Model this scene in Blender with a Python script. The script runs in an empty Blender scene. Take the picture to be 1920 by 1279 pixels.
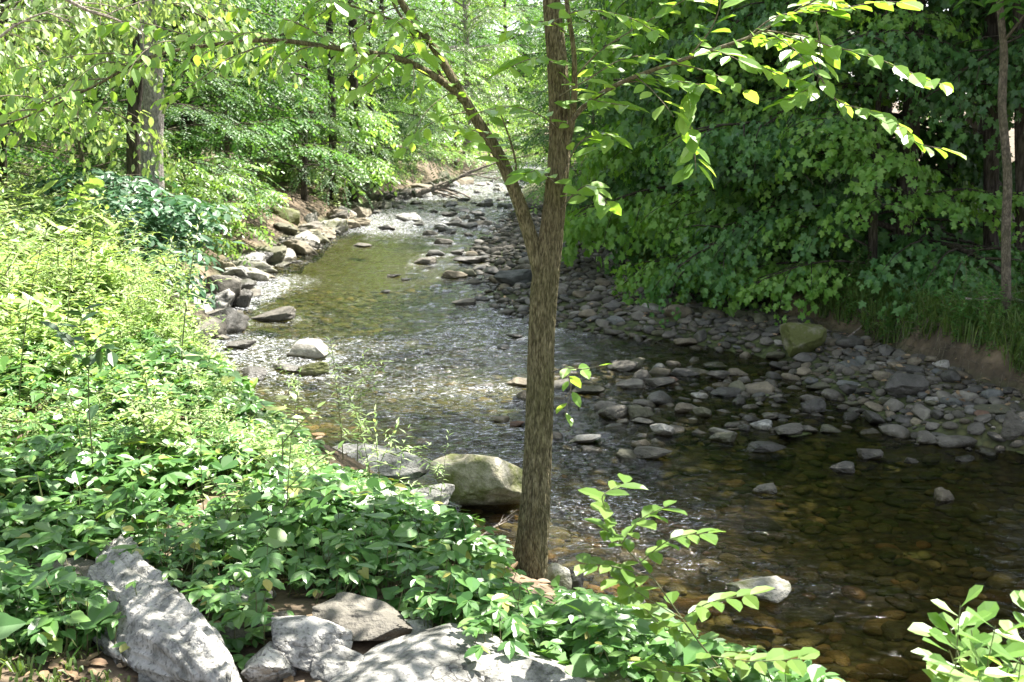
import bpy, bmesh, math, random
import numpy as np
from mathutils import Vector, Matrix

R = math.radians
C = bpy.context.scene
COL = C.collection
rng = np.random.default_rng(11)
random.seed(11)

# ------------------------------------------------------------------ camera, sky, sun, exposure
F_PX = 2133.0                      # 40 mm on a 36 mm sensor, in pixels of the 1920 px photograph
CAM_Z = 2.4
PITCH = math.atan((639.5 - 230.0) / F_PX)
cam_d = bpy.data.cameras.new('camera'); cam = bpy.data.objects.new('camera', cam_d); COL.objects.link(cam)
cam.location = (0, 0, CAM_Z); cam.rotation_euler = (R(90) - PITCH, 0, 0)
cam_d.lens = 40; cam_d.sensor_width = 36; cam_d.clip_start = 0.05; cam_d.clip_end = 2000
cam_d.dof.use_dof = True; cam_d.dof.focus_distance = 5.4; cam_d.dof.aperture_fstop = 7.0
C.camera = cam
SUN = Vector((0.42, 0.40, 1.05)).normalized()
SUN_EL = math.asin(SUN.z); SUN_AZ = math.atan2(SUN.x, SUN.y)
world = bpy.data.worlds.new('World'); C.world = world; world.use_nodes = True
wn = world.node_tree.nodes; wl = world.node_tree.links
sky = wn.new('ShaderNodeTexSky'); sky.sky_type = 'NISHITA'; sky.sun_disc = False
sky.sun_elevation = SUN_EL; sky.sun_rotation = SUN_AZ
hs_ = wn.new('ShaderNodeHueSaturation'); hs_.inputs['Saturation'].default_value = .40
wl.new(sky.outputs[0], hs_.inputs['Color']); wl.new(hs_.outputs[0], wn['Background'].inputs['Color']); wn['Background'].inputs['Strength'].default_value = 0.09
sun_d = bpy.data.lights.new('sun', 'SUN'); sun_d.energy = 5.0; sun_d.angle = R(0.5); sun_d.color = (1.0, 0.95, 0.86)
sun = bpy.data.objects.new('sun', sun_d); COL.objects.link(sun); sun.location = (10, 10, 30)
sun.rotation_euler = SUN.to_track_quat('Z', 'Y').to_euler()
C.view_settings.view_transform = 'Standard'; C.view_settings.look = 'None'
C.view_settings.exposure = 2.25; C.view_settings.gamma = 1.0
C.cycles.max_bounces = 7; C.cycles.diffuse_bounces = 3; C.cycles.glossy_bounces = 3
C.cycles.transmission_bounces = 4; C.cycles.transparent_max_bounces = 8
C.cycles.sample_clamp_indirect = 6.0

# ------------------------------------------------------------------ helpers
def ray(u, v):
    a, b = (u - 960) / F_PX, (639.5 - v) / F_PX
    c, s = math.cos(PITCH), math.sin(PITCH)
    return np.array([a, c + b * s, -s + b * c])
def at(u, v, z=0.0):
    d = ray(u, v); t = (z - CAM_Z) / d[2]
    return np.array([d[0] * t, d[1] * t, z])
def aty(u, v, Y):
    d = ray(u, v); t = Y / d[1]
    return np.array([d[0] * t, Y, CAM_Z + d[2] * t])

def _h(ix, iy, iz, seed):
    n = (ix * 374761393 + iy * 668265263 + iz * 2147483647 + seed * 144665) & 0xffffffff
    n = ((n ^ (n >> 13)) * 1274126177) & 0xffffffff
    n = (n ^ (n >> 16)) & 0xffffff
    return n / float(0xffffff)
def noise3(x, y, z, seed=0):
    x, y, z = np.broadcast_arrays(np.asarray(x, float), np.asarray(y, float), np.asarray(z, float))
    xi, yi, zi = np.floor(x).astype(np.int64), np.floor(y).astype(np.int64), np.floor(z).astype(np.int64)
    fx, fy, fz = x - xi, y - yi, z - zi
    fx, fy, fz = [f * f * (3 - 2 * f) for f in (fx, fy, fz)]
    r = 0
    for dx in (0, 1):
        for dy in (0, 1):
            for dz in (0, 1):
                w = (fx if dx else 1 - fx) * (fy if dy else 1 - fy) * (fz if dz else 1 - fz)
                r = r + w * _h(xi + dx, yi + dy, zi + dz, seed)
    return r * 2 - 1
def fbm(x, y, z=0.0, seed=0, octv=4, gain=0.5):
    r, a, f = 0, 1.0, 1.0
    for o in range(octv):
        r = r + a * noise3(np.asarray(x) * f, np.asarray(y) * f, np.asarray(z) * f, seed + o * 17); a *= gain; f *= 2.03
    return r
def sstep(a, b, x):
    t = np.clip((np.asarray(x, float) - a) / (b - a), 0, 1); return t * t * (3 - 2 * t)
def nrm(v):
    return v / np.maximum(np.linalg.norm(v, axis=-1, keepdims=True), 1e-9)

class MB:
    """collects vertices and faces (with material slots) for ONE mesh"""
    def __init__(s): s.V = []; s.F = []; s.n = 0
    def add(s, V, F, m=0):
        V = np.asarray(V, float).reshape(-1, 3); F = np.asarray(F, np.int64)
        s.V.append(V); s.F.append((F + s.n, m)); s.n += len(V)
    def mesh(s, name, mats, smooth=True):
        me = bpy.data.meshes.new(name)
        V = np.concatenate(s.V)
        li = np.concatenate([f.reshape(-1) for f, m in s.F])
        tot = np.concatenate([np.full(len(f), f.shape[1]) for f, m in s.F])
        mi = np.concatenate([np.full(len(f), m) for f, m in s.F])
        st = np.concatenate([[0], np.cumsum(tot)[:-1]])
        me.vertices.add(len(V)); me.vertices.foreach_set('co', V.astype(np.float32).reshape(-1))
        me.loops.add(len(li)); me.loops.foreach_set('vertex_index', li.astype(np.int32))
        me.polygons.add(len(tot)); me.polygons.foreach_set('loop_start', st.astype(np.int32))
        me.polygons.foreach_set('loop_total', tot.astype(np.int32))
        me.polygons.foreach_set('material_index', mi.astype(np.int32))
        me.update(calc_edges=True); me.validate()
        me.polygons.foreach_set('use_smooth', np.full(len(me.polygons), smooth))
        for m in (mats if isinstance(mats, (list, tuple)) else [mats]): me.materials.append(m)
        return me
    def build(s, name, mats, parent=None, smooth=True):
        o = bpy.data.objects.new(name, s.mesh(name, mats, smooth)); COL.objects.link(o)
        if parent: o.parent = parent
        return o
def tag(o, label=None, cat=None, group=None, kind=None):
    if label: o['label'] = label
    if cat: o['category'] = cat
    if group: o['group'] = group
    if kind: o['kind'] = kind
    return o
def empty(name, loc=(0, 0, 0), rz=0.0):
    o = bpy.data.objects.new(name, None); COL.objects.link(o); o.location = loc; o.rotation_euler = (0, 0, rz)
    o.empty_display_size = 0.2
    return o
def dup(root):
    r = root.copy(); COL.objects.link(r)
    for ch in root.children:
        c = ch.copy(); COL.objects.link(c); c.parent = r
    return r

def tube(pts, rad, sides=8, bark=0.0, seed=0, flare=0.0):
    pts = np.asarray(pts, float); rad = np.asarray(rad, float); n = len(pts)
    T = nrm(np.gradient(pts, axis=0))
    ref = np.array([0.31, 0.87, 0.11]) if abs(T[0][2]) > 0.5 else np.array([0.05, 0.1, 1.0])
    X = nrm(np.cross(T, ref)); Y = np.cross(T, X)
    a = np.linspace(0, 2 * math.pi, sides, endpoint=False)
    rr = np.repeat(rad[:, None], sides, 1)
    if bark:
        s = np.concatenate([[0], np.cumsum(np.linalg.norm(np.diff(pts, axis=0), axis=1))])[:, None]
        ca, sa = np.cos(a)[None], np.sin(a)[None]
        q = fbm(ca * 7.5, sa * 7.5, s * 7.0, seed, 3, .55)
        rr = rr * (1 + bark * (1 - 2.4 * np.abs(q))) * (1 + .05 * fbm(ca * 1.2, sa * 1.2, s * 1.7, seed + 5, 2))
    V = pts[:, None] + rr[..., None] * (X[:, None] * np.cos(a)[None, :, None] + Y[:, None] * np.sin(a)[None, :, None])
    i = np.arange(n - 1)[:, None] * sides; j = np.arange(sides)[None]
    k = (j + 1) % sides
    Fq = np.stack([i + j, i + k, i + sides + k, i + sides + j], -1).reshape(-1, 4)
    V = V.reshape(-1, 3)
    return V, Fq
def smooth_path(pts, n):
    pts = np.asarray(pts, float); m = len(pts)
    t = np.linspace(0, m - 1, n); out = []
    for x in t:
        i = min(int(x), m - 2); f = x - i
        p0 = pts[max(i - 1, 0)]; p1 = pts[i]; p2 = pts[i + 1]; p3 = pts[min(i + 2, m - 1)]
        out.append(.5 * ((2 * p1) + (-p0 + p2) * f + (2 * p0 - 5 * p1 + 4 * p2 - p3) * f * f + (-p0 + 3 * p1 - 3 * p2 + p3) * f ** 3))
    return np.array(out)

# ------------------------------------------------------------------ materials
def newmat(name):
    m = bpy.data.materials.new(name); m.use_nodes = True
    nt = m.node_tree; nt.nodes.clear()
    return m, nt, nt.nodes, nt.links
def N(nt, t, **kw):
    n = nt.nodes.new(t)
    for k, v in kw.items():
        if k.startswith('i_'): n.inputs[k[2:].replace('_', ' ')].default_value = v
        else: setattr(n, k, v)
    return n
def ramp(nt, cols, src, pos=None):
    r = nt.nodes.new('ShaderNodeValToRGB'); e = r.color_ramp.elements
    while len(e) < len(cols): e.new(0.5)
    for i, c in enumerate(cols):
        e[i].position = pos[i] if pos else i / (len(cols) - 1); e[i].color = (*c, 1) if len(c) == 3 else c
    nt.links.new(src, r.inputs[0]); return r
def leafmat(name, cols, tcol, trans=0.4, rough=0.42, spec=0.5, pos=None):
    m, nt, n, l = newmat(name)
    g = N(nt, 'ShaderNodeNewGeometry'); oi = N(nt, 'ShaderNodeObjectInfo')
    r = ramp(nt, cols, g.outputs['Random Per Island'], pos)
    hs = N(nt, 'ShaderNodeHueSaturation')
    mp = N(nt, 'ShaderNodeMapRange'); mp.inputs['To Min'].default_value = .8; mp.inputs['To Max'].default_value = 1.25
    l.new(oi.outputs['Random'], mp.inputs['Value']); l.new(mp.outputs[0], hs.inputs['Value']); l.new(r.outputs[0], hs.inputs['Color'])
    p = N(nt, 'ShaderNodeBsdfPrincipled'); p.inputs['Roughness'].default_value = rough; p.inputs['Specular IOR Level'].default_value = spec
    l.new(hs.outputs[0], p.inputs['Base Color'])
    t = N(nt, 'ShaderNodeBsdfTranslucent'); mx = N(nt, 'ShaderNodeMix', data_type='RGBA', blend_type='MULTIPLY'); mx.inputs[0].default_value = 1
    l.new(hs.outputs[0], mx.inputs[6]); mx.inputs[7].default_value = (*tcol, 1); l.new(mx.outputs[2], t.inputs['Color'])
    s = N(nt, 'ShaderNodeMixShader'); s.inputs[0].default_value = trans
    l.new(p.outputs[0], s.inputs[1]); l.new(t.outputs[0], s.inputs[2])
    o = N(nt, 'ShaderNodeOutputMaterial'); l.new(s.outputs[0], o.inputs[0])
    return m
def barkmat(name, cols, sc=(26, 26, 4.5), bump=.5, moss=0.0):
    m, nt, n, l = newmat(name)
    tc = N(nt, 'ShaderNodeTexCoord'); mp = N(nt, 'ShaderNodeMapping'); mp.inputs['Scale'].default_value = sc
    l.new(tc.outputs['Object'], mp.inputs[0])
    a = N(nt, 'ShaderNodeTexNoise'); a.inputs['Scale'].default_value = 1.0; a.inputs['Detail'].default_value = 5; a.inputs['Roughness'].default_value = .65
    l.new(mp.outputs[0], a.inputs[0])
    v = N(nt, 'ShaderNodeTexVoronoi', feature='DISTANCE_TO_EDGE'); v.inputs['Scale'].default_value = 1.2
    l.new(mp.outputs[0], v.inputs[0])
    b = N(nt, 'ShaderNodeMath', operation='MULTIPLY_ADD'); b.inputs[1].default_value = .55; l.new(v.outputs[0], b.inputs[0]); l.new(a.outputs[0], b.inputs[2])
    r = ramp(nt, cols, b.outputs[0], [0.46, .60, .82][:len(cols)])
    big = N(nt, 'ShaderNodeTexNoise'); big.inputs['Scale'].default_value = 2.3; big.inputs['Detail'].default_value = 4; l.new(tc.outputs['Object'], big.inputs[0])
    mr = ramp(nt, [(0, 0, 0), (1, 1, 1)], big.outputs[0], [.45, .7])
    mm = N(nt, 'ShaderNodeMath', operation='MULTIPLY'); mm.inputs[1].default_value = moss; l.new(mr.outputs[0], mm.inputs[0])
    mx = N(nt, 'ShaderNodeMix', data_type='RGBA'); l.new(mm.outputs[0], mx.inputs[0]); l.new(r.outputs[0], mx.inputs[6]); mx.inputs[7].default_value = (.085, .095, .03, 1)
    p = N(nt, 'ShaderNodeBsdfPrincipled'); p.inputs['Roughness'].default_value = .9; p.inputs['Specular IOR Level'].default_value = .2
    l.new(mx.outputs[2], p.inputs['Base Color'])
    bp = N(nt, 'ShaderNodeBump'); bp.inputs['Strength'].default_value = bump; bp.inputs['Distance'].default_value = .035
    l.new(b.outputs[0], bp.inputs['Height']); l.new(bp.outputs[0], p.inputs['Normal'])
    o = N(nt, 'ShaderNodeOutputMaterial'); l.new(p.outputs[0], o.inputs[0]); return m
def rockmat(name, cols, moss=0.0, spots=0.3, wet=True, island=False, scale=1.0, rough=.8, cracks=False):
    m, nt, n, l = newmat(name)
    tc = N(nt, 'ShaderNodeTexCoord'); g = N(nt, 'ShaderNodeNewGeometry'); oi = N(nt, 'ShaderNodeObjectInfo')
    co = N(nt, 'ShaderNodeVectorMath', operation='MULTIPLY_ADD'); co.inputs[1].default_value = (1, 1, 1)
    l.new(g.outputs['Position'], co.inputs[0]); l.new(oi.outputs['Random'], co.inputs[2])
    a = N(nt, 'ShaderNodeTexNoise'); a.inputs['Scale'].default_value = 7 * scale; a.inputs['Detail'].default_value = 7; a.inputs['Roughness'].default_value = .65
    l.new(co.outputs[0], a.inputs[0])
    f = N(nt, 'ShaderNodeTexNoise'); f.inputs['Scale'].default_value = 60 * scale; f.inputs['Detail'].default_value = 4; l.new(co.outputs[0], f.inputs[0])
    if island:
        rv = g.outputs['Random Per Island']
        base = ramp(nt, cols, rv)
        v = N(nt, 'ShaderNodeMapRange'); v.inputs['From Min'].default_value = .3; v.inputs['From Max'].default_value = .7
        v.inputs['To Min'].default_value = .6; v.inputs['To Max'].default_value = 1.35; l.new(a.outputs[0], v.inputs[0])
        hs = N(nt, 'ShaderNodeHueSaturation'); l.new(base.outputs[0], hs.inputs['Color']); l.new(v.outputs[0], hs.inputs['Value']); colr = hs.outputs[0]
    else:
        base = ramp(nt, cols, a.outputs[0], [.3 + .4 * i / (len(cols) - 1) for i in range(len(cols))])
        hs = N(nt, 'ShaderNodeHueSaturation'); l.new(base.outputs[0], hs.inputs['Color'])
        v = N(nt, 'ShaderNodeMapRange'); v.inputs['To Min'].default_value = .75; v.inputs['To Max'].default_value = 1.25
        l.new(oi.outputs['Random'], v.inputs[0]); l.new(v.outputs[0], hs.inputs['Value']); colr = hs.outputs[0]
    sp = ramp(nt, [(0, 0, 0), (1, 1, 1)], f.outputs[0], [.56, .66])
    ms = N(nt, 'ShaderNodeMath', operation='MULTIPLY'); ms.inputs[1].default_value = spots; l.new(sp.outputs[0], ms.inputs[0])
    mx = N(nt, 'ShaderNodeMix', data_type='RGBA'); l.new(ms.outputs[0], mx.inputs[0]); l.new(colr, mx.inputs[6]); mx.inputs[7].default_value = (.05, .05, .045, 1)
    colr = mx.outputs[2]
    if moss:
        mn = N(nt, 'ShaderNodeTexNoise'); mn.inputs['Scale'].default_value = 4.5; mn.inputs['Detail'].default_value = 6; mn.inputs['Roughness'].default_value = .7
        l.new(co.outputs[0], mn.inputs[0])
        mr = ramp(nt, [(0, 0, 0), (1, 1, 1)], mn.outputs[0], [.6 - .3 * moss, .78 - .3 * moss])
        mx = N(nt, 'ShaderNodeMix', data_type='RGBA'); l.new(mr.outputs[0], mx.inputs[0]); l.new(colr, mx.inputs[6]); mx.inputs[7].default_value = (.085, .095, .025, 1)
        colr = mx.outputs[2]
    crk = None
    if cracks:
        wv = N(nt, 'ShaderNodeTexNoise'); wv.inputs['Scale'].default_value = 5; wv.inputs['Detail'].default_value = 4; l.new(co.outputs[0], wv.inputs[0])
        va = N(nt, 'ShaderNodeVectorMath', operation='MULTIPLY_ADD'); va.inputs[1].default_value = (.8, .8, .8); l.new(wv.outputs['Color'], va.inputs[0]); l.new(co.outputs[0], va.inputs[2])
        cm = N(nt, 'ShaderNodeMapping'); cm.inputs['Scale'].default_value = (3.2, 1.3, 2.4); cm.inputs['Rotation'].default_value = (.3, .2, .7); l.new(va.outputs[0], cm.inputs[0])
        cv = N(nt, 'ShaderNodeTexVoronoi', feature='DISTANCE_TO_EDGE'); cv.inputs['Scale'].default_value = 1; l.new(cm.outputs[0], cv.inputs[0])
        crk = ramp(nt, [(.16, .15, .14), (1, 1, 1)], cv.outputs[0], [.0, .022])
        mx = N(nt, 'ShaderNodeMix', data_type='RGBA', blend_type='MULTIPLY'); cn = N(nt, 'ShaderNodeTexNoise'); cn.inputs['Scale'].default_value = 2.2; l.new(co.outputs[0], cn.inputs[0]); cr_ = ramp(nt, [(0, 0, 0), (.75, .75, .75)], cn.outputs[0], [.5, .62]); l.new(cr_.outputs[0], mx.inputs[0]); l.new(colr, mx.inputs[6]); l.new(crk.outputs[0], mx.inputs[7]); colr = mx.outputs[2]
    p = N(nt, 'ShaderNodeBsdfPrincipled'); p.inputs['Specular IOR Level'].default_value = .4
    if wet:
        sx = N(nt, 'ShaderNodeSeparateXYZ'); l.new(g.outputs['Position'], sx.inputs[0])
        w = N(nt, 'ShaderNodeMapRange'); w.inputs['From Min'].default_value = .015; w.inputs['From Max'].default_value = .05
        w.inputs['To Min'].default_value = 1; w.inputs['To Max'].default_value = 0
        wa = N(nt, 'ShaderNodeMath', operation='MULTIPLY_ADD'); wa.inputs[1].default_value = .05; l.new(a.outputs[0], wa.inputs[0])
        sub = N(nt, 'ShaderNodeMath', operation='SUBTRACT'); sub.inputs[1].default_value = .025; l.new(sx.outputs[2], sub.inputs[0]); l.new(sub.outputs[0], wa.inputs[2])
        l.new(wa.outputs[0], w.inputs[0])
        mx = N(nt, 'ShaderNodeMix', data_type='RGBA', blend_type='MULTIPLY'); l.new(w.outputs[0], mx.inputs[0]); l.new(colr, mx.inputs[6]); mx.inputs[7].default_value = (.42, .4, .34, 1)
        colr = mx.outputs[2]
        rr = N(nt, 'ShaderNodeMapRange'); rr.inputs['To Min'].default_value = rough; rr.inputs['To Max'].default_value = .28; l.new(w.outputs[0], rr.inputs[0])
        l.new(rr.outputs[0], p.inputs['Roughness'])
    else: p.inputs['Roughness'].default_value = rough
    l.new(colr, p.inputs['Base Color'])
    ad = N(nt, 'ShaderNodeMath', operation='MULTIPLY_ADD'); ad.inputs[1].default_value = .35; l.new(f.outputs[0], ad.inputs[0]); l.new(a.outputs[0], ad.inputs[2])
    if crk:
        a2 = N(nt, 'ShaderNodeMath', operation='MULTIPLY_ADD'); a2.inputs[1].default_value = .15; l.new(crk.outputs[0], a2.inputs[0]); l.new(ad.outputs[0], a2.inputs[2]); ad = a2
    bp = N(nt, 'ShaderNodeBump'); bp.inputs['Strength'].default_value = .8; bp.inputs['Distance'].default_value = .035 / scale
    l.new(ad.outputs[0], bp.inputs['Height']); l.new(bp.outputs[0], p.inputs['Normal'])
    o = N(nt, 'ShaderNodeOutputMaterial'); l.new(p.outputs[0], o.inputs[0]); return m

M = {}
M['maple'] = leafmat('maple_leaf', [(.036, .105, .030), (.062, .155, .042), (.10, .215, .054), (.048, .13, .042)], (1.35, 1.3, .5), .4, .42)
M['maple_sun'] = leafmat('maple_leaf_sunlit', [(.10, .24, .04), (.15, .31, .05), (.21, .37, .075)], (1.35, 1.3, .55), .42)  # lighter copy of the maple leaf, sun patches painted into its colour
M['bright'] = leafmat('bright_leaf', [(.11, .225, .05), (.165, .305, .07), (.27, .40, .14), (.13, .255, .055)], (1.3, 1.3, .65), .48, .38, .6)
M['mid'] = leafmat('mid_leaf', [(.042, .125, .027), (.07, .18, .038), (.12, .25, .06), (.055, .145, .034)], (1.35, 1.3, .6), .45, .48, .4)
M['cool'] = leafmat('cool_leaf', [(.06, .14, .05), (.085, .18, .065), (.12, .22, .08)], (1.3, 1.25, .6), .38, .5, .35)
M['bluegreen'] = leafmat('bluegreen_leaf', [(.035, .10, .045), (.05, .13, .06), (.08, .17, .08)], (1.2, 1.2, .6), .32, .4)
M['dark'] = leafmat('dark_leaf', [(.025, .065, .025), (.035, .085, .03), (.05, .11, .035)], (1.3, 1.3, .6), .35, .45)
M['near'] = leafmat('near_leaf', [(.12, .23, .045), (.16, .29, .06), (.24, .36, .10)], (1.45, 1.35, .55), .5, .36, .6)
M['vine'] = leafmat('vine_leaf', [(.05, .14, .035), (.08, .19, .05), (.12, .25, .07), (.09, .21, .05), (.17, .29, .08), (.36, .33, .09)], (1.35, 1.3, .6), .38, .36, .6, [0, .25, .5, .75, .965, 1])
M['weed'] = leafmat('weed_leaf', [(.20, .32, .085), (.29, .41, .14), (.42, .52, .26), (.15, .27, .065)], (1.3, 1.3, .65), .42, .42, .6)
M['grass'] = leafmat('grass_blade', [(.06, .12, .025), (.10, .17, .035), (.15, .2, .05)], (1.3, 1.25, .6), .4, .5)
M['stem'] = leafmat('green_stem', [(.09, .13, .04), (.12, .11, .05)], (1, 1, .6), .1, .6)
M['bark_main'] = barkmat('ridged_bark', [(.085, .07, .04), (.20, .172, .10), (.33, .285, .18)], (95, 95, 22), .9, .5)
M['bark_grey'] = barkmat('grey_bark', [(.14, .13, .12), (.30, .275, .25), (.42, .39, .36)], (40, 40, 14), .6, .1)
M['bark_dark'] = barkmat('dark_bark', [(.025, .02, .015), (.06, .05, .04), (.11, .09, .075)], (24, 24, 5), .6, .3)
M['bark_young'] = barkmat('young_bark', [(.07, .06, .045), (.13, .11, .08), (.2, .17, .13)], (40, 40, 20), .3, .25)
M['twig'] = barkmat('twig_bark', [(.09, .075, .055), (.16, .135, .10), (.25, .21, .16)], (60, 60, 60), .2, .0)
M['dead'] = barkmat('dead_wood', [(.16, .13, .11), (.28, .24, .2), (.42, .38, .33)], (40, 40, 8), .6, .0)

# ------------------------------------------------------------------ lie of the land
def poly(ps):
    a = np.array(ps, float); a = a[np.argsort(a[:, 1])]; return a
LS = poly([(9, -8), (6.5, -2), (4.6, 1), (3.1, 2.6), (1.9, 3.6), (1.25, 4.3), (1.0, 4.85), (.62, 5.3), (.25, 5.55), (0, 5.9), (-.2, 6.4), (-.38, 7.0), (-.98, 7.7), (-1.7, 8.6), (-2.6, 10.4), (-3.25, 11.9), (-3.75, 13.8),
           (-4.2, 18.3), (-4.15, 24.4), (-3.9, 32), (-2.7, 42), (-1.6, 52), (.2, 66), (3, 85), (8, 120), (20, 200)])
RW = poly([(9.5, -8), (7.5, -2), (6.6, 3), (5.6, 6), (3.9, 8.0), (2.95, 8.5), (2.85, 9.3), (2.5, 10.4), (2.65, 11.4), (1.75, 12.3), (.55, 13.1), (0.05, 13.9), (-.55, 15.3), (-.75, 19), (-.8, 23.3),
           (-.3, 28.4), (.1, 34), (.3, 42), (.9, 52), (2.4, 66), (5, 85), (10, 120), (22, 200)])
RB = poly([(12, -8), (9, -2), (7.3, 3), (5.6, 6.5), (4.35, 8.6), (3.95, 10), (3.75, 11.2), (3.3, 12.5), (2.7, 15), (2.1, 17.6), (1.6, 22), (1.35, 25.6), (1.2, 34), (1.2, 42), (1.8, 52), (3.2, 66), (6, 85),
           (11, 120), (24, 200)])
def xl(y): return np.interp(y, LS[:, 1], LS[:, 0])
def xr(y): return np.interp(y, RW[:, 1], RW[:, 0])
def xb(y): return np.interp(y, RB[:, 1], RB[:, 0])
def height(x, y):
    x = np.asarray(x, float); y = np.asarray(y, float)
    L, W, B = xl(y), xr(y), xb(y)
    wob = .22 * fbm(x * .9, y * .9, 0, 3, 3)
    near = sstep(9, 6, y)
    # left bank
    s = (L + wob * .5 - x)
    s = s * (1 - .18 * near)
    left = (.78 - .14 * sstep(7, 5, y)) * sstep(-.25, 1.55, s) + .035 * np.clip(s - 1, 0, 200) - .06 + .05 * fbm(x * 1.3, y * 1.3, 0, 9, 3) * sstep(.3, 2, s)
    left = left + .5 * sstep(14, 40, y) * sstep(2, 8, s) + .06 * np.clip(s - 9, 0, 150)
    # channel bed
    mid = (x - L) / np.maximum(W - L, .3)
    depth = .05 + .23 * np.clip(np.sin(np.clip(mid, 0, 1) * math.pi), 0, 1) ** .7
    riff = np.exp(-((y - 9.3) / 1.6) ** 2) * .10 + np.exp(-((x - 1.35) ** 2 / .9 + (y - 9.6) ** 2 / 1.8)) * .2 + sstep(24, 27, y) * .04
    depth = np.clip(depth - riff, .035, 1) + .03 * fbm(x * 2.2, y * 2.2, 0, 21, 3)
    bed = -depth
    # bar
    t = np.clip((x - W) / np.maximum(B - W, .2), 0, 1)
    bar = -.03 + .16 * sstep(0, .5, t) + .05 * t + .03 * fbm(x * 1.5, y * 1.5, 0, 31, 3)
    # right bank
    s2 = x - B + wob * .7
    right = .12 + .42 * sstep(0, .45, s2) + .07 * np.clip(s2 - .4, 0, 300) + .06 * fbm(x, y, 0, 41, 3) * sstep(.3, 1.2, s2)
    h = np.where(x < L + .28, np.maximum(left, bed * sstep(-.1, .3, x - L)), bed)
    h = np.where(x > W, bar, h)
    h = np.where(s2 > 0, np.maximum(right, bar), h)
    return h
def hz(x, y): return float(height(np.array([x]), np.array([y]))[0])

def on_ground(u, v):
    d = ray(u, v); t = np.linspace(1.5, 30, 3000); X, Y, Z = d[0] * t, d[1] * t, CAM_Z + d[2] * t
    k = int(np.argmax(Z < np.maximum(height(X, Y), -.3))); return np.array([X[k], Y[k], Z[k]])
def gridmesh(xs, ys, zf):
    X, Y = np.meshgrid(xs, ys); Z = zf(X, Y)
    V = np.stack([X, Y, Z], -1).reshape(-1, 3)
    nx, ny = len(xs), len(ys)
    i = np.arange(ny - 1)[:, None] * nx; j = np.arange(nx - 1)[None]
    Fq = np.stack([i + j, i + j + 1, i + nx + j + 1, i + nx + j], -1).reshape(-1, 4)
    return V, Fq
xs = np.concatenate([-np.geomspace(300, 9, 40), np.linspace(-8.9, 8.9, 330), np.geomspace(9, 300, 40)])
ys = np.concatenate([np.linspace(-60, 1.5, 30), np.linspace(1.6, 16, 300), np.geomspace(16.1, 90, 180), np.geomspace(92, 600, 30)])
mb = MB(); mb.add(*gridmesh(xs, ys, height))
m, nt, n, l = newmat('forest_soil')
g = N(nt, 'ShaderNodeNewGeometry'); sx = N(nt, 'ShaderNodeSeparateXYZ'); l.new(g.outputs['Position'], sx.inputs[0])
a = N(nt, 'ShaderNodeTexNoise'); a.inputs['Scale'].default_value = 2.4; a.inputs['Detail'].default_value = 8; a.inputs['Roughness'].default_value = .7; l.new(g.outputs['Position'], a.inputs[0])
soil = ramp(nt, [(.035, .026, .016), (.085, .062, .038), (.19, .14, .09), (.11, .10, .045)], a.outputs[0], [.3, .48, .62, .75])
vo = N(nt, 'ShaderNodeTexVoronoi'); vo.inputs['Scale'].default_value = 16; vo.inputs['Randomness'].default_value = 1; l.new(g.outputs['Position'], vo.inputs[0])
peb = ramp(nt, [(.12, .105, .05), (.09, .085, .045), (.15, .11, .052), (.11, .10, .058), (.18, .145, .08)], vo.outputs['Color'])
ve = ramp(nt, [(1, 1, 1), (.35, .35, .35)], vo.outputs['Distance'], [.2, .75])
green_refl = N(nt, 'ShaderNodeMapRange', interpolation_type='SMOOTHSTEP'); green_refl.inputs['From Min'].default_value = 7.0; green_refl.inputs['From Max'].default_value = 9.5; green_refl.inputs['To Min'].default_value = .2; green_refl.inputs['To Max'].default_value = .9; l.new(sx.outputs[1], green_refl.inputs[0])
am = N(nt, 'ShaderNodeMix', data_type='RGBA'); l.new(green_refl.outputs[0], am.inputs[0]); l.new(peb.outputs[0], am.inputs[6]); am.inputs[7].default_value = (.065, .088, .022, 1)  # green of the mirrored foliage painted into the bed colour upstream
pm = N(nt, 'ShaderNodeMix', data_type='RGBA', blend_type='MULTIPLY'); pm.inputs[0].default_value = 1; l.new(am.outputs[2], pm.inputs[6]); l.new(ve.outputs[0], pm.inputs[7])
zr = N(nt, 'ShaderNodeMapRange'); zr.inputs['From Min'].default_value = .12; zr.inputs['From Max'].default_value = .26; l.new(sx.outputs[2], zr.inputs[0])
mx = N(nt, 'ShaderNodeMix', data_type='RGBA'); l.new(zr.outputs[0], mx.inputs[0]); l.new(pm.outputs[2], mx.inputs[6]); l.new(soil.outputs[0], mx.inputs[7])
p = N(nt, 'ShaderNodeBsdfPrincipled'); p.inputs['Roughness'].default_value = .9; l.new(mx.outputs[2], p.inputs['Base Color'])
b1 = N(nt, 'ShaderNodeMath', operation='MULTIPLY_ADD'); b1.inputs[1].default_value = -.5; l.new(vo.outputs['Distance'], b1.inputs[0]); l.new(a.outputs[0], b1.inputs[2])
bp = N(nt, 'ShaderNodeBump'); bp.inputs['Strength'].default_value = .8; bp.inputs['Distance'].default_value = .03; l.new(b1.outputs[0], bp.inputs['Height']); l.new(bp.outputs[0], p.inputs['Normal'])
o = N(nt, 'ShaderNodeOutputMaterial'); l.new(p.outputs[0], o.inputs[0])
M['soil'] = m
tag(mb.build('ground', M['soil']), 'brown soil and pebble bed of the stream valley', kind='structure')

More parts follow.
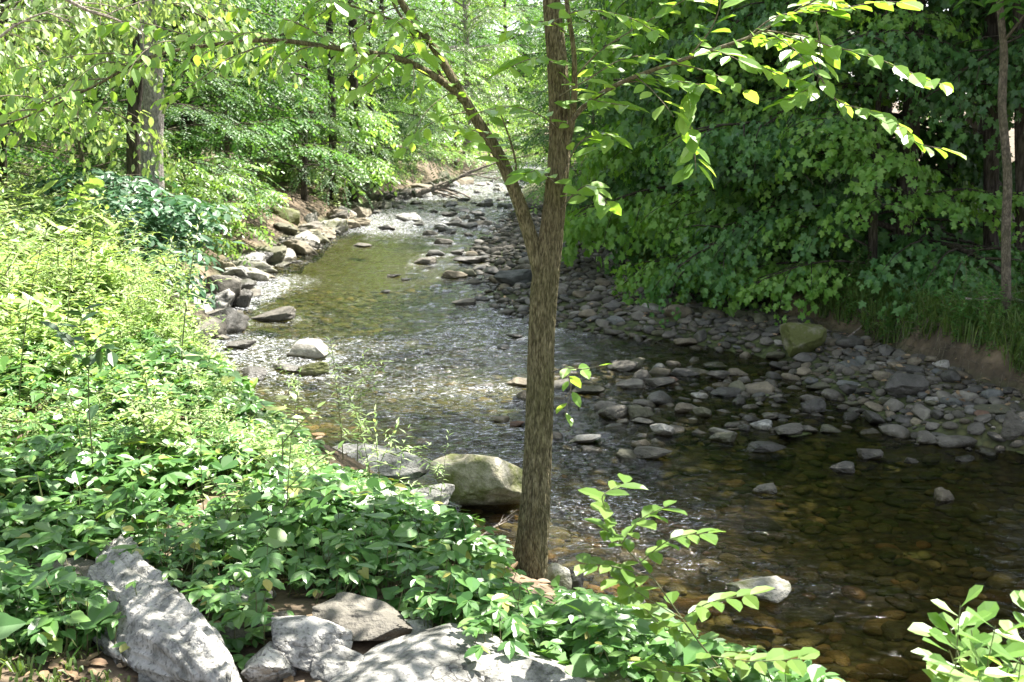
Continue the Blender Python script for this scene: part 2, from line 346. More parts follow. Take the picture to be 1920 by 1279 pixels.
# ------------------------------------------------------------------ water
def riffle(x, y):
    r = .22 + 1.1 * np.exp(-((y - 9.6 + .5 * x) / 1.7) ** 2) * sstep(.7, -.3, x - 0)          # rapids left of the slender tree
    r = r + 1.2 * np.exp(-(((x - .75) / .75) ** 2 + ((y - 6.9) / .75) ** 2))                   # chute right of the slender tree
    r = r + .75 * np.exp(-(((x - 1.3) / .8) ** 2 + ((y - 5.9 + .3 * x - .3) / .35) ** 2))
    r = r + .5 * np.exp(-(((x - .2) / .7) ** 2 + ((y - 8.2) / .7) ** 2))
    r = r + .5 * sstep(10.5, 12, y) + .7 * sstep(11.5, 13, y) * (sstep(.1, .55, noise3(x * .5, y * .35, 0, 77) + .15)) * sstep(26, 20, y)
    r = r + 1.3 * sstep(23.5, 27, y) + .7 * sstep(26, 31, y)
    r = r + .35 * sstep(13, 15, y) * (noise3(x * .8, y * .5, 0, 79) > .1)
    r = r * (1 - .8 * sstep(1.5, 2.6, x) * sstep(11, 7, y))
    return np.clip(r, .05, 2.2)
def surf(x, y):
    r = riffle(x, y)
    wx = x + .12 * noise3(x * 2, y * 2, 0, 5); wy = y + .12 * noise3(x * 2, y * 2, 3, 6)
    a = fbm(wx * 3.6, wy * 9.0, 0, 51, 2)
    b = fbm(wx * 9, wy * 23, 0, 61, 2)
    c = 1 - 2 * np.abs(noise3(wx * 5, wy * 13, 0, 71))
    fade = sstep(60, 15, y) * .75 + .25
    return (.003 * a + .0012 * b + r * (.010 * a + .006 * b + .006 * c)) * (fade + sstep(14, 30, y) * .5) 
ys = np.concatenate([np.linspace(-30, 3.4, 14), np.linspace(3.5, 12, 560), np.geomspace(12.015, 100, 560)])
xs = np.concatenate([np.linspace(-9, -5.1, 12), np.linspace(-5, 4.6, 540), np.linspace(4.65, 30, 40)])
mb = MB(); mb.add(*gridmesh(xs, ys, surf))
wo = mb.build('water', [])
me = wo.data
co = np.zeros(len(me.vertices) * 3, np.float32); me.vertices.foreach_get('co', co); co = co.reshape(-1, 3)
at_r = me.attributes.new('riffle', 'FLOAT', 'POINT'); at_r.data.foreach_set('value', riffle(co[:, 0], co[:, 1]).astype(np.float32))
m, nt, n, l = newmat('stream_water')
g = N(nt, 'ShaderNodeNewGeometry'); mp = N(nt, 'ShaderNodeMapping'); mp.inputs['Scale'].default_value = (.8, 2.0, 1); l.new(g.outputs['Position'], mp.inputs[0])
at_n = N(nt, 'ShaderNodeAttribute', attribute_name='riffle')
a = N(nt, 'ShaderNodeTexNoise'); a.inputs['Scale'].default_value = 14; a.inputs['Detail'].default_value = 4; a.inputs['Distortion'].default_value = .8; l.new(mp.outputs[0], a.inputs[0])
bpm = N(nt, 'ShaderNodeMath', operation='MULTIPLY_ADD'); bpm.inputs[1].default_value = .8; bpm.inputs[2].default_value = .2; l.new(at_n.outputs['Fac'], bpm.inputs[0])
bp = N(nt, 'ShaderNodeBump'); bp.inputs['Distance'].default_value = .025; l.new(bpm.outputs[0], bp.inputs['Strength']); l.new(a.outputs[0], bp.inputs['Height'])
fr = N(nt, 'ShaderNodeFresnel'); fr.inputs[0].default_value = 1.333; l.new(bp.outputs[0], fr.inputs['Normal'])
tr = N(nt, 'ShaderNodeBsdfTransparent'); tr.inputs[0].default_value = (.64, .595, .40, 1)
gl = N(nt, 'ShaderNodeBsdfGlossy'); gl.inputs['Roughness'].default_value = .06; l.new(bp.outputs[0], gl.inputs['Normal'])
s1 = N(nt, 'ShaderNodeMixShader'); l.new(fr.outputs[0], s1.inputs[0]); l.new(tr.outputs[0], s1.inputs[1]); l.new(gl.outputs[0], s1.inputs[2])
fn = N(nt, 'ShaderNodeTexNoise'); fn.inputs['Scale'].default_value = 22; fn.inputs['Detail'].default_value = 5; fn.inputs['Roughness'].default_value = .7; fn.inputs['Distortion'].default_value = 1.5; l.new(mp.outputs[0], fn.inputs[0])
fa = N(nt, 'ShaderNodeMath', operation='MULTIPLY_ADD'); fa.inputs[1].default_value = .14; fmn = N(nt, 'ShaderNodeMath', operation='MINIMUM'); fmn.inputs[1].default_value = 1.7; l.new(at_n.outputs['Fac'], fmn.inputs[0]); l.new(fmn.outputs[0], fa.inputs[0]); l.new(fn.outputs[0], fa.inputs[2])
fm = N(nt, 'ShaderNodeMapRange'); fm.inputs['From Min'].default_value = .74; fm.inputs['From Max'].default_value = .86; fm.inputs['To Max'].default_value = .75; l.new(fa.outputs[0], fm.inputs[0])
df = N(nt, 'ShaderNodeBsdfDiffuse'); df.inputs[0].default_value = (.72, .74, .78, 1)
s2 = N(nt, 'ShaderNodeMixShader'); l.new(fm.outputs[0], s2.inputs[0]); l.new(s1.outputs[0], s2.inputs[1]); l.new(df.outputs[0], s2.inputs[2])
o = N(nt, 'ShaderNodeOutputMaterial'); l.new(s2.outputs[0], o.inputs[0])
me.materials.append(m)
tag(wo, 'clear shallow brown-green stream with broken riffles', kind='structure')

# ------------------------------------------------------------------ rocks
_ico = {}
def ico(sub):
    if sub not in _ico:
        bm = bmesh.new(); bmesh.ops.create_icosphere(bm, subdivisions=sub, radius=1)
        _ico[sub] = (np.array([v.co[:] for v in bm.verts]), np.array([[v.index for v in f.verts] for f in bm.faces])); bm.free()
    return _ico[sub]
def rock_shape(seed, sub=4, facets=7, rough=.12, amp=.22, cut=(.62, .9)):
    r = np.random.default_rng(seed); V, Fc = ico(sub); V = V.copy()
    V *= (1 + amp * fbm(V[:, 0] * 1.1 + seed, V[:, 1] * 1.1, V[:, 2] * 1.1, seed, 2))[:, None]
    for k in range(facets):
        nn = r.normal(size=3); nn[2] *= .8; nn /= np.linalg.norm(nn); d = r.uniform(*cut)
        q = V @ nn; over = np.clip(q - d, 0, None); V -= (over * .92)[:, None] * nn
    rad = np.linalg.norm(V, axis=1, keepdims=True)
    q_ = fbm(V[:, 0] * 3.2, V[:, 1] * 3.2, V[:, 2] * 3.2, seed + 3, 6 if sub > 4 else 4, .58)
    V *= 1 + rough * (.5 * q_ + .5 * (.5 - np.abs(q_)))[:, None]
    ext = (V.max(0) - V.min(0)) / 2
    V = (V - (V.max(0) + V.min(0)) / 2) / ext
    return V, Fc
GREY = [(.062, .056, .046), (.12, .11, .092), (.20, .185, .155)]
M['rk_grey'] = rockmat('grey_stone', GREY)
M['rk_pale'] = rockmat('pale_stone', [(.15, .14, .125), (.26, .245, .22), (.40, .385, .35)], spots=.45)
M['rk_white'] = rockmat('weathered_pale_rock', [(.045, .045, .04), (.12, .12, .11), (.27, .265, .25), (.36, .35, .33), (.50, .49, .47)], spots=.75, cracks=True)
M['rk_tan'] = rockmat('tan_stone', [(.10, .085, .06), (.165, .14, .10), (.25, .215, .155)])
M['rk_dark'] = rockmat('dark_wet_stone', [(.035, .035, .03), (.07, .066, .058), (.11, .10, .09)], rough=.5)
M['rk_olive'] = rockmat('olive_stone', [(.055, .055, .035), (.095, .093, .06), (.15, .145, .10)])
M['rk_blue'] = rockmat('bluish_stone', [(.065, .068, .064), (.105, .11, .104), (.17, .172, .165)])
M['rk_rust'] = rockmat('rusty_stone', [(.11, .065, .045), (.17, .10, .07), (.22, .15, .11)])
M['rk_moss'] = rockmat('mossy_stone', [(.12, .11, .08), (.20, .19, .14), (.28, .26, .2)], moss=.9)
M['rk_moss_big'] = rockmat('mossy_boulder_stone', [(.12, .11, .08), (.24, .22, .17), (.40, .38, .33)], moss=.6)
M['rk_moss_light'] = rockmat('patchy_mossy_stone', [(.15, .15, .13), (.26, .25, .22), (.4, .38, .34)], moss=.45, spots=.5)
PROTO = [rock_shape(100 + i, 3, 9, .10, .32, (.58, .92)) for i in range(14)]
BPROTO = [rock_shape(300 + i, 5, 12, .10, .3, (.45, .8)) for i in range(12)]
FPROTO = [rock_shape(500 + i, 6, 16, .13, .35, (.42, .78)) for i in range(9)]
_rockmesh = {}
def rock_mesh(kind, i, mat):
    k = (kind, i, mat)
    if k not in _rockmesh:
        mb = MB(); V, Fc = {'c': PROTO, 'b': BPROTO, 'f': FPROTO}[kind][i]; mb.add(V, Fc); _rockmesh[k] = mb.mesh('stone', M[mat])
    return _rockmesh[k]
def put_rock(name, kind, i, mat, loc, size, rot, label, cat, group=None):
    o = bpy.data.objects.new(name, rock_mesh(kind, i, mat)); COL.objects.link(o)
    o.location = loc; o.scale = size; o.rotation_euler = rot
    tag(o, label, cat, group); placed.append((loc[0], loc[1], max(size[0], size[1]) * .85)); return o
placed = []
def rock_px(u, v, w, h, mat, label, z=0.0, name='river_rock', cat='rock', i=None, tilt=(0, 0), rz=None, depth=.8, group=None, sink=.15, kind='b'):
    """a rock whose foot shows at pixel (u, v) on the surface of height z, w by h pixels in the 1920 px photograph"""
    P = at(u, v, z); Y = P[1]; W = w * Y / F_PX; D = W * depth
    dep = (CAM_Z - z) / Y
    H = max(.22 * W, h * Y / F_PX - .45 * D * dep)
    i = rng.integers(12) if i is None else i
    rz = rng.uniform(-.5, .5) if rz is None else rz
    loc = (P[0], P[1] + D * .45, z + H * .5 - H * sink)
    return put_rock(name, kind, int(i), mat, loc, (W / 2, D / 2, H / 2 * (1 + sink)), (tilt[0], tilt[1], rz), label, cat, group)

# in the stream and along its left edge
rock_px(582, 674, 92, 40, 'rk_pale', 'rounded pale tan boulder standing dry above the stream, sunlit', cat='boulder', name='boulder', i=1)
rock_px(508, 604, 88, 28, 'rk_grey', 'low wedge-shaped grey rock alone in the calm green water', i=2, rz=.1, tilt=(0, -.12))
rock_px(447, 656, 56, 20, 'rk_dark', 'low dark brown rock in yellowish shallows near the left bank', i=3)
rock_px(585, 706, 62, 34, 'rk_moss', 'dark moss-topped rock just below the rounded pale boulder', i=4)
rock_px(535, 700, 70, 20, 'rk_dark', 'flat dark wet ledge left of the moss-topped rock', i=5)
rock_px(468, 712, 60, 26, 'rk_dark', 'dark wet rock at the foot of the bright weeds', i=6)
rock_px(384, 650, 28, 18, 'rk_white', 'small white stone by the dark gap under the left weeds', i=7)
rock_px(352, 668, 60, 60, 'rk_dark', 'black shaded rock under the overhanging left weeds', i=8)
rock_px(412, 602, 55, 26, 'rk_grey', 'grey rock lying in the water below the big left shore boulder', i=9)
rock_px(412, 578, 72, 72, 'rk_grey', 'big rounded grey boulder on the left shore beneath the leafy bush', cat='boulder', name='boulder', i=10, z=.02)
rock_px(452, 578, 42, 40, 'rk_dark', 'dark angular rock right of the big left shore boulder', i=11)
rock_px(448, 546, 50, 30, 'rk_dark', 'long dark slab slanting into the water on the left shore', i=0, tilt=(0, .3))
rock_px(425, 520, 52, 34, 'rk_tan', 'tan slab on the left shore above the dark slanting slab', i=1, z=.05)
rock_px(462, 512, 62, 46, 'rk_white', 'bright white sunlit slab dipping into the stream', i=2, tilt=(0, .2), z=.02)
rock_px(428, 486, 46, 42, 'rk_olive', 'squarish olive rock behind the white sunlit slab', i=3, z=.12)
rock_px(420, 466, 40, 30, 'rk_white', 'white rock touching the leaves above the olive rock', i=4, z=.25)
rock_px(468, 488, 40, 26, 'rk_tan', 'rounded tan rock with a yellow edge on the left shore', i=5, z=.08)
rock_px(505, 486, 40, 20, 'rk_pale', 'pale low rock at the waterline beside the tan rock', i=6)
rock_px(480, 506, 30, 10, 'rk_white', 'small flat white stone in the brown shallows', i=7)
rock_px(545, 475, 58, 22, 'rk_grey', 'bluish grey block at the waterline below the flat slab', i=8)
rock_px(567, 457, 82, 26, 'rk_moss_light', 'long flat slab with faint moss jutting from the left shore', i=9)
rock_px(527, 438, 66, 56, 'rk_moss', 'large round mossy boulder under dark boughs on the left shore', cat='boulder', name='boulder', i=10, z=.08)
rock_px(512, 452, 40, 24, 'rk_tan', 'tan rock below the large round mossy boulder', i=11, z=.08)
rock_px(582, 412, 34, 26, 'rk_olive', 'small olive rock in shade behind the flat slab', i=0, z=.15)
rock_px(610, 440, 60, 16, 'rk_dark', 'dark flat rock in the shade of the left shore', i=1)
rock_px(636, 418, 40, 26, 'rk_grey', 'grey upright rock on the shaded left shore', i=2, z=.1)
rock_px(632, 434, 50, 12, 'rk_tan', 'thin tan slab beside the upright grey rock', i=3)
rock_px(668, 424, 62, 18, 'rk_tan', 'warm tan slab at the edge of the upper pool', i=4)
rock_px(723, 434, 36, 14, 'rk_dark', 'dark rounded rock alone in the upper pool', i=5)
rock_px(765, 416, 50, 18, 'rk_white', 'bright flat white rock beside the pale blue water', i=6)
rock_px(680, 464, 38, 9, 'rk_grey', 'low flat rock in the first riffle across the stream', i=7)
rock_px(795, 497, 44, 16, 'rk_grey', 'low grey boulder near midstream by the gravel point', i=8)
rock_px(740, 520, 28, 7, 'rk_dark', 'small dark stone in the middle of the green water', i=9)
rock_px(760, 527, 22, 6, 'rk_dark', 'second small dark stone just right of the first in midstream', i=10)
rock_px(722, 550, 20, 7, 'rk_dark', 'tiny dark stone alone in the broad green pool', i=11)
rock_px(852, 522, 52, 18, 'rk_tan', 'flat-topped tan block at the tip of the gravel bar', i=0)
rock_px(882, 518, 32, 14, 'rk_olive', 'rounded olive rock behind the flat-topped tan block', i=1)
rock_px(868, 573, 50, 14, 'rk_grey', 'smooth grey slab at the near tip of the gravel bar', i=2)
rock_px(968, 537, 78, 36, 'rk_blue', 'large bluish grey slab lying among small stones left of the forked trunk', i=3, z=.06)
rock_px(906, 729, 38, 12, 'rk_dark', 'small dark rock alone in the rapids left of the trunk', i=4)
rock_px(964, 634, 34, 10, 'rk_dark', 'low dark wet stone just left of the forked trunk', i=5)
rock_px(942, 655, 30, 8, 'rk_dark', 'half-drowned stone in the rapids near the trunk', i=6)
rock_px(985, 728, 70, 24, 'rk_tan', 'brownish stone half hidden behind the trunk', i=7)
rock_px(935, 795, 40, 16, 'rk_tan', 'brown wet stone in the rapids above the mossy boulder', i=8)
rock_px(970, 800, 30, 14, 'rk_rust', 'reddish stone touching the left edge of the trunk', i=9)
# upstream riffle
for k, (u, v, w, h) in enumerate([(805, 442, 30, 12), (825, 430, 26, 10), (850, 425, 34, 13), (842, 408, 30, 12), (873, 412, 22, 10), (812, 400, 18, 8), (860, 398, 40, 10), (890, 404, 30, 10), (905, 388, 34, 10),
                                  (872, 378, 26, 8), (820, 366, 22, 8), (850, 366, 24, 8), (833, 458, 40, 13), (818, 480, 40, 12), (858, 478, 30, 12), (880, 495, 60, 16), (905, 425, 44, 14), (700, 402, 28, 8), (745, 392, 30, 9), (780, 384, 24, 8)]):
    rock_px(u, v, w, h, 'rk_dark' if k % 4 else 'rk_grey', 'dark wet stone breaking the riffle at the head of the gravel bar' if k < 17 else 'dark stone on the far left edge of the upper riffle',
            group='stones in the upstream riffle', i=k % 12)
for k in range(78):
    r_ = np.random.default_rng(2000 + k); y = 12.3 + 34 * (k / 78) ** 1.3 + r_.normal(0, .2); x = float(xl(y)) + r_.normal(.08, .22) - .1
    r0 = r_.uniform(.10, .26) * (1 + y / 60); mt = ('rk_pale', 'rk_moss_light', 'rk_tan', 'rk_grey', 'rk_olive', 'rk_white', 'rk_dark')[int(r_.integers(7))]
    put_rock('shore_rock', 'b', int(r_.integers(12)), mt, (x, y, hz(x, y) + r0 * .25), (r0 * 1.25, r0 * .95, r0 * r_.uniform(.5, .8)), (r_.normal(0, .15), r_.normal(0, .15), r_.uniform(0, 6.28)),
             'angular rock in the jumbled edge of the left shore' if y < 24 else 'angular rock along the upper left shore toward the bend', 'rock', 'rocks of the lower left shore' if y < 24 else 'rocks of the upper left shore')
for k in range(46):
    r_ = np.random.default_rng(2200 + k); y = 24.5 + 28 * (k / 46) ** 1.1; x = float(r_.uniform(xl(y) + .2, xr(y) + .2)) if k % 3 else float(r_.uniform((xl(y) + xr(y)) / 2, xr(y) + .4)); r0 = r_.uniform(.08, .17) * (1 + y / 120)
    far = y > 36
    put_rock('river_rock', 'b', int(r_.integers(12)), 'rk_pale' if far and r_.random() < .5 else 'rk_dark' if r_.random() < .7 else 'rk_grey', (x, y, r0 * .12), (r0 * 1.3, r0, r0 * .55), (0, 0, r_.uniform(0, 6.28)),
             'stone in the bright riffle at the far bend' if far else 'dark wet stone breaking the pale upper riffle', 'rock', 'stones at the far bend' if far else 'stones in the pale upper riffle')
# shoal right of the trunk: the ones one can point to
SH = [(1100, 832, 66, 22, 'rk_pale', 'pale tilted slab like a plank just right of the trunk', (0, -.22)), (1148, 786, 62, 30, 'rk_grey', 'domed grey rock pair right of the trunk, front one', None),
      (1200, 786, 48, 30, 'rk_olive', 'rounded olive rock behind the domed grey rock', None), (1208, 796, 46, 14, 'rk_grey', 'low flat stone touching the domed grey rock', None),
      (1243, 818, 48, 30, 'rk_pale', 'pointed purplish pale rock standing in the shallows', None), (1232, 862, 78, 30, 'rk_grey', 'broad hump-backed grey rock at the near edge of the shoal', None),
      (1358, 830, 52, 20, 'rk_olive', 'smooth oval olive rock in the near shallows', None), (1440, 848, 74, 22, 'rk_dark', 'long dark slab at the near edge of the shoal', None),
      (1280, 775, 40, 24, 'rk_tan', 'cream coloured rock in the middle of the shoal', None), (1318, 784, 38, 26, 'rk_olive', 'pointed olive rock beside the cream coloured one', None),
      (1430, 806, 44, 22, 'rk_white', 'whitish lumpy stone in the middle shoal', None), (1488, 820, 70, 26, 'rk_grey', 'wide grey rock right of the whitish lumpy stone', None),
      (1528, 774, 48, 34, 'rk_dark', 'dark brown block standing between shoal and gravel bar', None), (1170, 696, 60, 22, 'rk_grey', 'grey rock on the upstream side of the shoal', None),
      (1195, 692, 30, 26, 'rk_olive', 'angular olive block on the upstream side of the shoal', None), (1350, 712, 40, 20, 'rk_grey', 'rounded grey rock in the warm brown shallows', None),
      (1385, 706, 40, 16, 'rk_tan', 'light tan rock in the warm brown shallows', None), (1288, 706, 60, 16, 'rk_dark', 'low brown slab across the far shallows', None),
      (1180, 730, 60, 20, 'rk_grey', 'long grey cobble in the upper middle of the shoal', None), (1240, 726, 60, 20, 'rk_grey', 'flat grey cobble next to the orange stone', None),
      (1262, 716, 20, 12, 'rk_rust', 'small orange stone in the upper shoal', None), (1100, 740, 70, 18, 'rk_olive', 'long olive rock close right of the trunk', None),
      (1312, 748, 36, 12, 'rk_white', 'small pale flat stone at the middle of the shoal', None), (1365, 744, 60, 16, 'rk_dark', 'flat dark rock behind the cream coloured stones', None),
      (1582, 886, 50, 25, 'rk_dark', 'wedge-shaped dark grey stone alone in the brown pool', None), (1772, 940, 34, 32, 'rk_tan', 'egg-shaped tan stone alone in the brown pool', None),
      (1440, 928, 48, 22, 'rk_grey', 'small wet grey stone with white water round it', None), (1636, 862, 52, 26, 'rk_grey', 'split bluish grey stone at the edge of the brown pool', None),
      (1712, 868, 28, 14, 'rk_grey', 'small round grey stone at the edge of the brown pool', None), (1812, 866, 40, 14, 'rk_dark', 'low dark stone in still water near the right edge', None),
      (1745, 834, 46, 28, 'rk_grey', 'blocky grey stone at the foot of the gravel bar', None), (1560, 812, 40, 16, 'rk_olive', 'flat olive stone between shoal and gravel bar', None),
      (1430, 1135, 130, 58, 'rk_moss_light', 'rough pitted pale rock breaking the surface in front right of the tree', None),
      (1702, 742, 92, 52, 'rk_dark', 'large dark boulder below the grassy right bank', None), (1512, 662, 92, 66, 'rk_moss', 'large brownish boulder in shade under the maple leaves', None),
      (1905, 820, 44, 60, 'rk_grey', 'grey rock on the gravel bar at the right edge', None)]
for u, v, w, h, mt, lb, tl in SH:
    onbar = lb.startswith(('large dark', 'large brownish', 'grey rock on the gravel'))
    rock_px(u, v, w, h, mt, lb, z=.14 if onbar else 0, tilt=tl or (0, 0), sink=.3 if 'pool' in lb else .15, **({'kind': 'f', 'i': 6} if 'pitted' in lb else {}))
# big boulders by the tree
rock_px(893, 965, 205, 150, 'rk_moss_big', 'big mossy boulder with a pale top, black at its foot, left of the trunk', name='boulder', cat='boulder', i=5, rz=.2, depth=.85, tilt=(.08, .12))
rock_px(695, 905, 270, 80, 'rk_white', 'long flat sunlit white rock half hidden in the weeds', name='boulder', cat='boulder', i=7, rz=-.35, z=.1, depth=.7)
rock_px(805, 960, 100, 60, 'rk_white', 'pale slab between the white rock and the mossy boulder', i=3, z=.1)
rock_px(400, 780, 130, 60, 'rk_white', 'bright white rock showing through the sunlit weeds at the shore', i=4, z=.1)
rock_px(1042, 1128, 66, 84, 'rk_moss_light', 'lichen-covered grey rock tight against the right of the trunk foot', i=6, z=.12)
rock_px(1078, 1118, 40, 60, 'rk_dark', 'dark undercut stone beside the lichen-covered rock', i=2, z=.02)
rock_px(1140, 1166, 170, 34, 'rk_pale', 'smooth log-like pale rock at the water edge right of the trunk', i=8, depth=.4, z=.08, rz=.05)
rock_px(1205, 1215, 130, 60, 'rk_moss_light', 'mossy rock under the vine leaves right of the trunk', i=9, z=.22)
rock_px(1290, 1275, 150, 60, 'rk_tan', 'pinkish tan rock at the bottom edge under vine leaves', i=10, z=.3)
rock_px(1100, 1240, 150, 60, 'rk_moss_light', 'half-buried rock below the trunk among vine leaves', i=11, z=.42)
# foreground
def fore(u, v, w, h, mat, label, i, z=None, rz=0, depth=.8, tilt=(0, 0), name='foreground_rock'):
    z = on_ground(u, v)[2] if z is None else z
    return rock_px(u, v, w, h, mat, label, z=z, i=i, rz=rz, depth=depth, tilt=tilt, name=name, cat='rock', kind='f')
fore(780, 1350, 400, 140, 'rk_white', 'broad white sunlit rock at the bottom centre', 6, rz=.15)
fore(985, 1350, 300, 130, 'rk_white', 'grey-topped rock right of the broad white one at the bottom edge', 7, rz=-.3)
fore(558, 1278, 190, 140, 'rk_white', 'blocky grey rock with dark undercut beside the long rock', 8, rz=-.35)
fore(670, 1222, 215, 110, 'rk_grey', 'smooth grey rock behind the broad white one', 0)
fore(440, 1145, 140, 60, 'rk_white', 'small pale rock just right of the long rock', 1)
fore(495, 1200, 110, 60, 'rk_grey', 'small rounded grey rock between the long and the blocky rock', 2)
fore(90, 1130, 220, 90, 'rk_grey', 'grey rock under leaves at the far left', 3)
fore(865, 1262, 190, 90, 'rk_grey', 'grey rock wedged behind the two bottom white rocks', 3)
fore(300, 1300, 130, 60, 'rk_white', 'small white stone left of the long tapering boulder', 4)
fore(600, 1340, 140, 60, 'rk_tan', 'low tan stone at the bottom edge under the blocky rock', 4)
fore(1120, 1310, 170, 70, 'rk_moss_light', 'grey rock under creeper at the bottom edge right of the white rocks', 5)
fore(495, 1296, 130, 100, 'rk_white', 'chunky pale rock touching the near end of the long boulder', 6, rz=.6)
fore(640, 1300, 150, 90, 'rk_white', 'pale cracked rock between the blocky and the broad white rock', 0, rz=-.2)
fore(425, 1222, 90, 60, 'rk_grey', 'small angular rock tucked beside the long boulder', 7)
fore(760, 1212, 120, 60, 'rk_white', 'pale stone poking from the creeper above the white rock', 2)
fore(30, 1190, 120, 60, 'rk_grey', 'low grey stone in the leaves at the bottom left', 8)
# the long, log-like rock: one body grown along a line
def long_rock():
    A, B = on_ground(205, 1062), on_ground(430, 1440); d = B - A; L = np.linalg.norm(d); f = d / L
    V, Fc = rock_shape(611, 6, 24, .10, .34, (.45, .78)); V = V.copy()
    t = (V[:, 1] + 1) / 2                                    # 0 far end, 1 near end
    w = .10 + .11 * sstep(0, .7, t); hh = .06 + .09 * sstep(.0, .3, t); kk = (1 - V[:, 1] ** 2 + .28) ** -.27; V[:, 0] *= kk; V[:, 2] *= kk
    side = nrm(np.cross(f, [0, 0, 1])); up = np.cross(side, f)
    bend = .07 * np.sin(t * 5.2 + .2)
    notch = .10 * np.exp(-((t - .50) / .10) ** 2) * sstep(.1, .8, -V[:, 0] * -1) 
    rid = .02 * fbm(V[:, 0] * 5, V[:, 1] * 2.2, V[:, 2] * 5, 31, 5, .6)
    P = A + d * t[:, None] * 1.0 + side * ((V[:, 0] * (w + rid) + bend))[:, None] + up * ((V[:, 2] * (hh + rid) - notch * (V[:, 2] > 0)) + .07)[:, None]
    mb = MB(); mb.add(P, Fc); o = mb.build('foreground_rock', M['rk_white'])
    tag(o, 'long tapering grey and white boulder slanting down in dappled sun', 'rock')
    for k in range(11): p = A + d * k / 10; placed.append((p[0], p[1], .23))
long_rock()

wk = riffle(co[:, 0], co[:, 1]); 
for (px, py, pr) in placed:
    if 6 < py < 26 and xl(py) + .25 < px < xr(py) - .1 and pr < .5:
        i0_ = np.nonzero((np.abs(co[:, 0] - px) < pr * 3.5) & (np.abs(co[:, 1] - py + pr * .6) < pr * 3.5))[0]
        dd = np.hypot((co[i0_, 0] - px) / 1.25, co[i0_, 1] - py + pr * .55); wk[i0_] += .45 * np.exp(-((dd - pr * 1.0) / (pr * .55)) ** 2)
wo.data.attributes['riffle'].data.foreach_set('value', wk.astype(np.float32))
# cobbles of the gravel bar and shoal: 300 largest in view are objects, the rest one stuff mesh
def inzone(x, y):
    bar = (x > xr(y) - .15) & (x < xb(y) + .05)
    shoal = (((x - 1.3) / 1.5) ** 2 + ((y - 9.75) / 1.7) ** 2 < 1 + .5 * noise3(x * 1.4, y * 1.4, 0, 88)) & (x > .1)
    leftedge = (x < xl(y) + .35) & (x > xl(y) - .25) & (y > 12)
    return bar, shoal, leftedge
cell = {}
def clash(x, y, r, f=.72):
    cx, cy = int(x / .35), int(y / .35)
    for a in range(cx - 1, cx + 2):
        for b in range(cy - 1, cy + 2):
            for (px, py, pr) in cell.get((a, b), ()):
                if (px - x) ** 2 + (py - y) ** 2 < (f * (pr + r)) ** 2: return True
    return False
def reg(x, y, r): cell.setdefault((int(x / .35), int(y / .35)), []).append((x, y, r))
for (px, py, pr) in placed:
    if pr < .4: reg(px, py, pr)
stones = []
for rmax, rmin, n in ((.15, .10, 700), (.10, .065, 5000), (.065, .04, 26000), (.04, .02, 50000)):
    X = rng.uniform(-4.8, 6.5, n); Y = 7.0 + 25 * rng.random(n) ** 1.5
    ba, sh, le = inzone(X, Y)
    for x, y, b, s, e in zip(X, Y, ba, sh, le):
        if not (b or s or e): continue
        if y > 13 and rmax < .045: continue
        if s and not b and rng.random() < .12: continue
        r = rng.uniform(rmin, rmax) * (1.0 if not e else 1.3)
        if clash(x, y, r): continue
        reg(x, y, r); stones.append((x, y, r, bool(b), bool(s), bool(e)))
def shown(s):
    x, y, r = s[:3]; u = 960 + F_PX * x / y
    if not -10 < u < 1930 or (965 < u < 1045 and y > 5.2): return 0
    return r / y
stones.sort(key=lambda s: -shown(s))
def place_word(x, y, b, s, e):
    if e: return 'on the left shoreline'
    if s and not b:
        return ('in the near shallows' if y < 9 else 'in the middle of the shoal' if y < 10.6 else 'on the far side of the shoal') + (' close to the trunk' if x < .9 else '')
    u = 960 + F_PX * x / y
    if y > 19: return 'at the upstream end of the gravel bar'
    if u < 990: return 'on the gravel bar left of the trunk'
    if y > 13.5: return 'on the gravel bar just right of the trunk'
    if y > 11: return 'on the shaded bar below the maple boughs'
    return 'on the bar below the grassy bank' if y > 9 else 'on the near bar at the right edge'
cobcol = [('rk_grey', 'grey'), ('rk_grey', 'grey'), ('rk_tan', 'tan'), ('rk_dark', 'dark'), ('rk_olive', 'olive'), ('rk_blue', 'bluish'), ('rk_pale', 'pale'), ('rk_rust', 'reddish')]
cobw = np.array([.25, .1, .16, .26, .15, .04, .05, .006]); cobw /= cobw.sum()
mbs = MB()
for k, (x, y, r, b, s, e) in enumerate(stones):
    z = hz(x, y)
    ax, ay, az = r * rng.uniform(.95, 1.35), r * rng.uniform(.7, 1.0), r * rng.uniform(.35, .62)
    rot = (rng.normal(0, .18), rng.normal(0, .18), rng.uniform(0, 6.28))
    if s and not b: z = max(z, -.05)
    loc = (x, y, z + az * .45)
    if k < 290:
        ci = rng.choice(8, p=cobw); mt, cw = cobcol[ci]
        pw = place_word(x, y, b, s, e)
        o = put_rock('cobble', 'c', int(rng.integers(14)), mt, loc, (ax, ay, az), rot, f'{cw} rounded cobble {pw}', 'stone', f'{cw} cobbles {pw}')
    else:
        if shown((x, y, r)) <= 0 and (x > 8): continue
        V, Fc = (ico(2) if r < .06 else ico(2))
        sd = float(rng.uniform(0, 99))
        q = V * (1 + .22 * noise3(V[:, 0] * 1.3 + sd, V[:, 1] * 1.3, V[:, 2] * 1.3, 8))[:, None]
        Mr = np.array(Matrix.Rotation(rot[2], 3, 'Z') @ Matrix.Rotation(rot[0], 3, 'X') @ Matrix.Rotation(rot[1], 3, 'Y'))
        mbs.add((q * np.array([ax, ay, az])) @ Mr.T + np.array(loc), Fc)
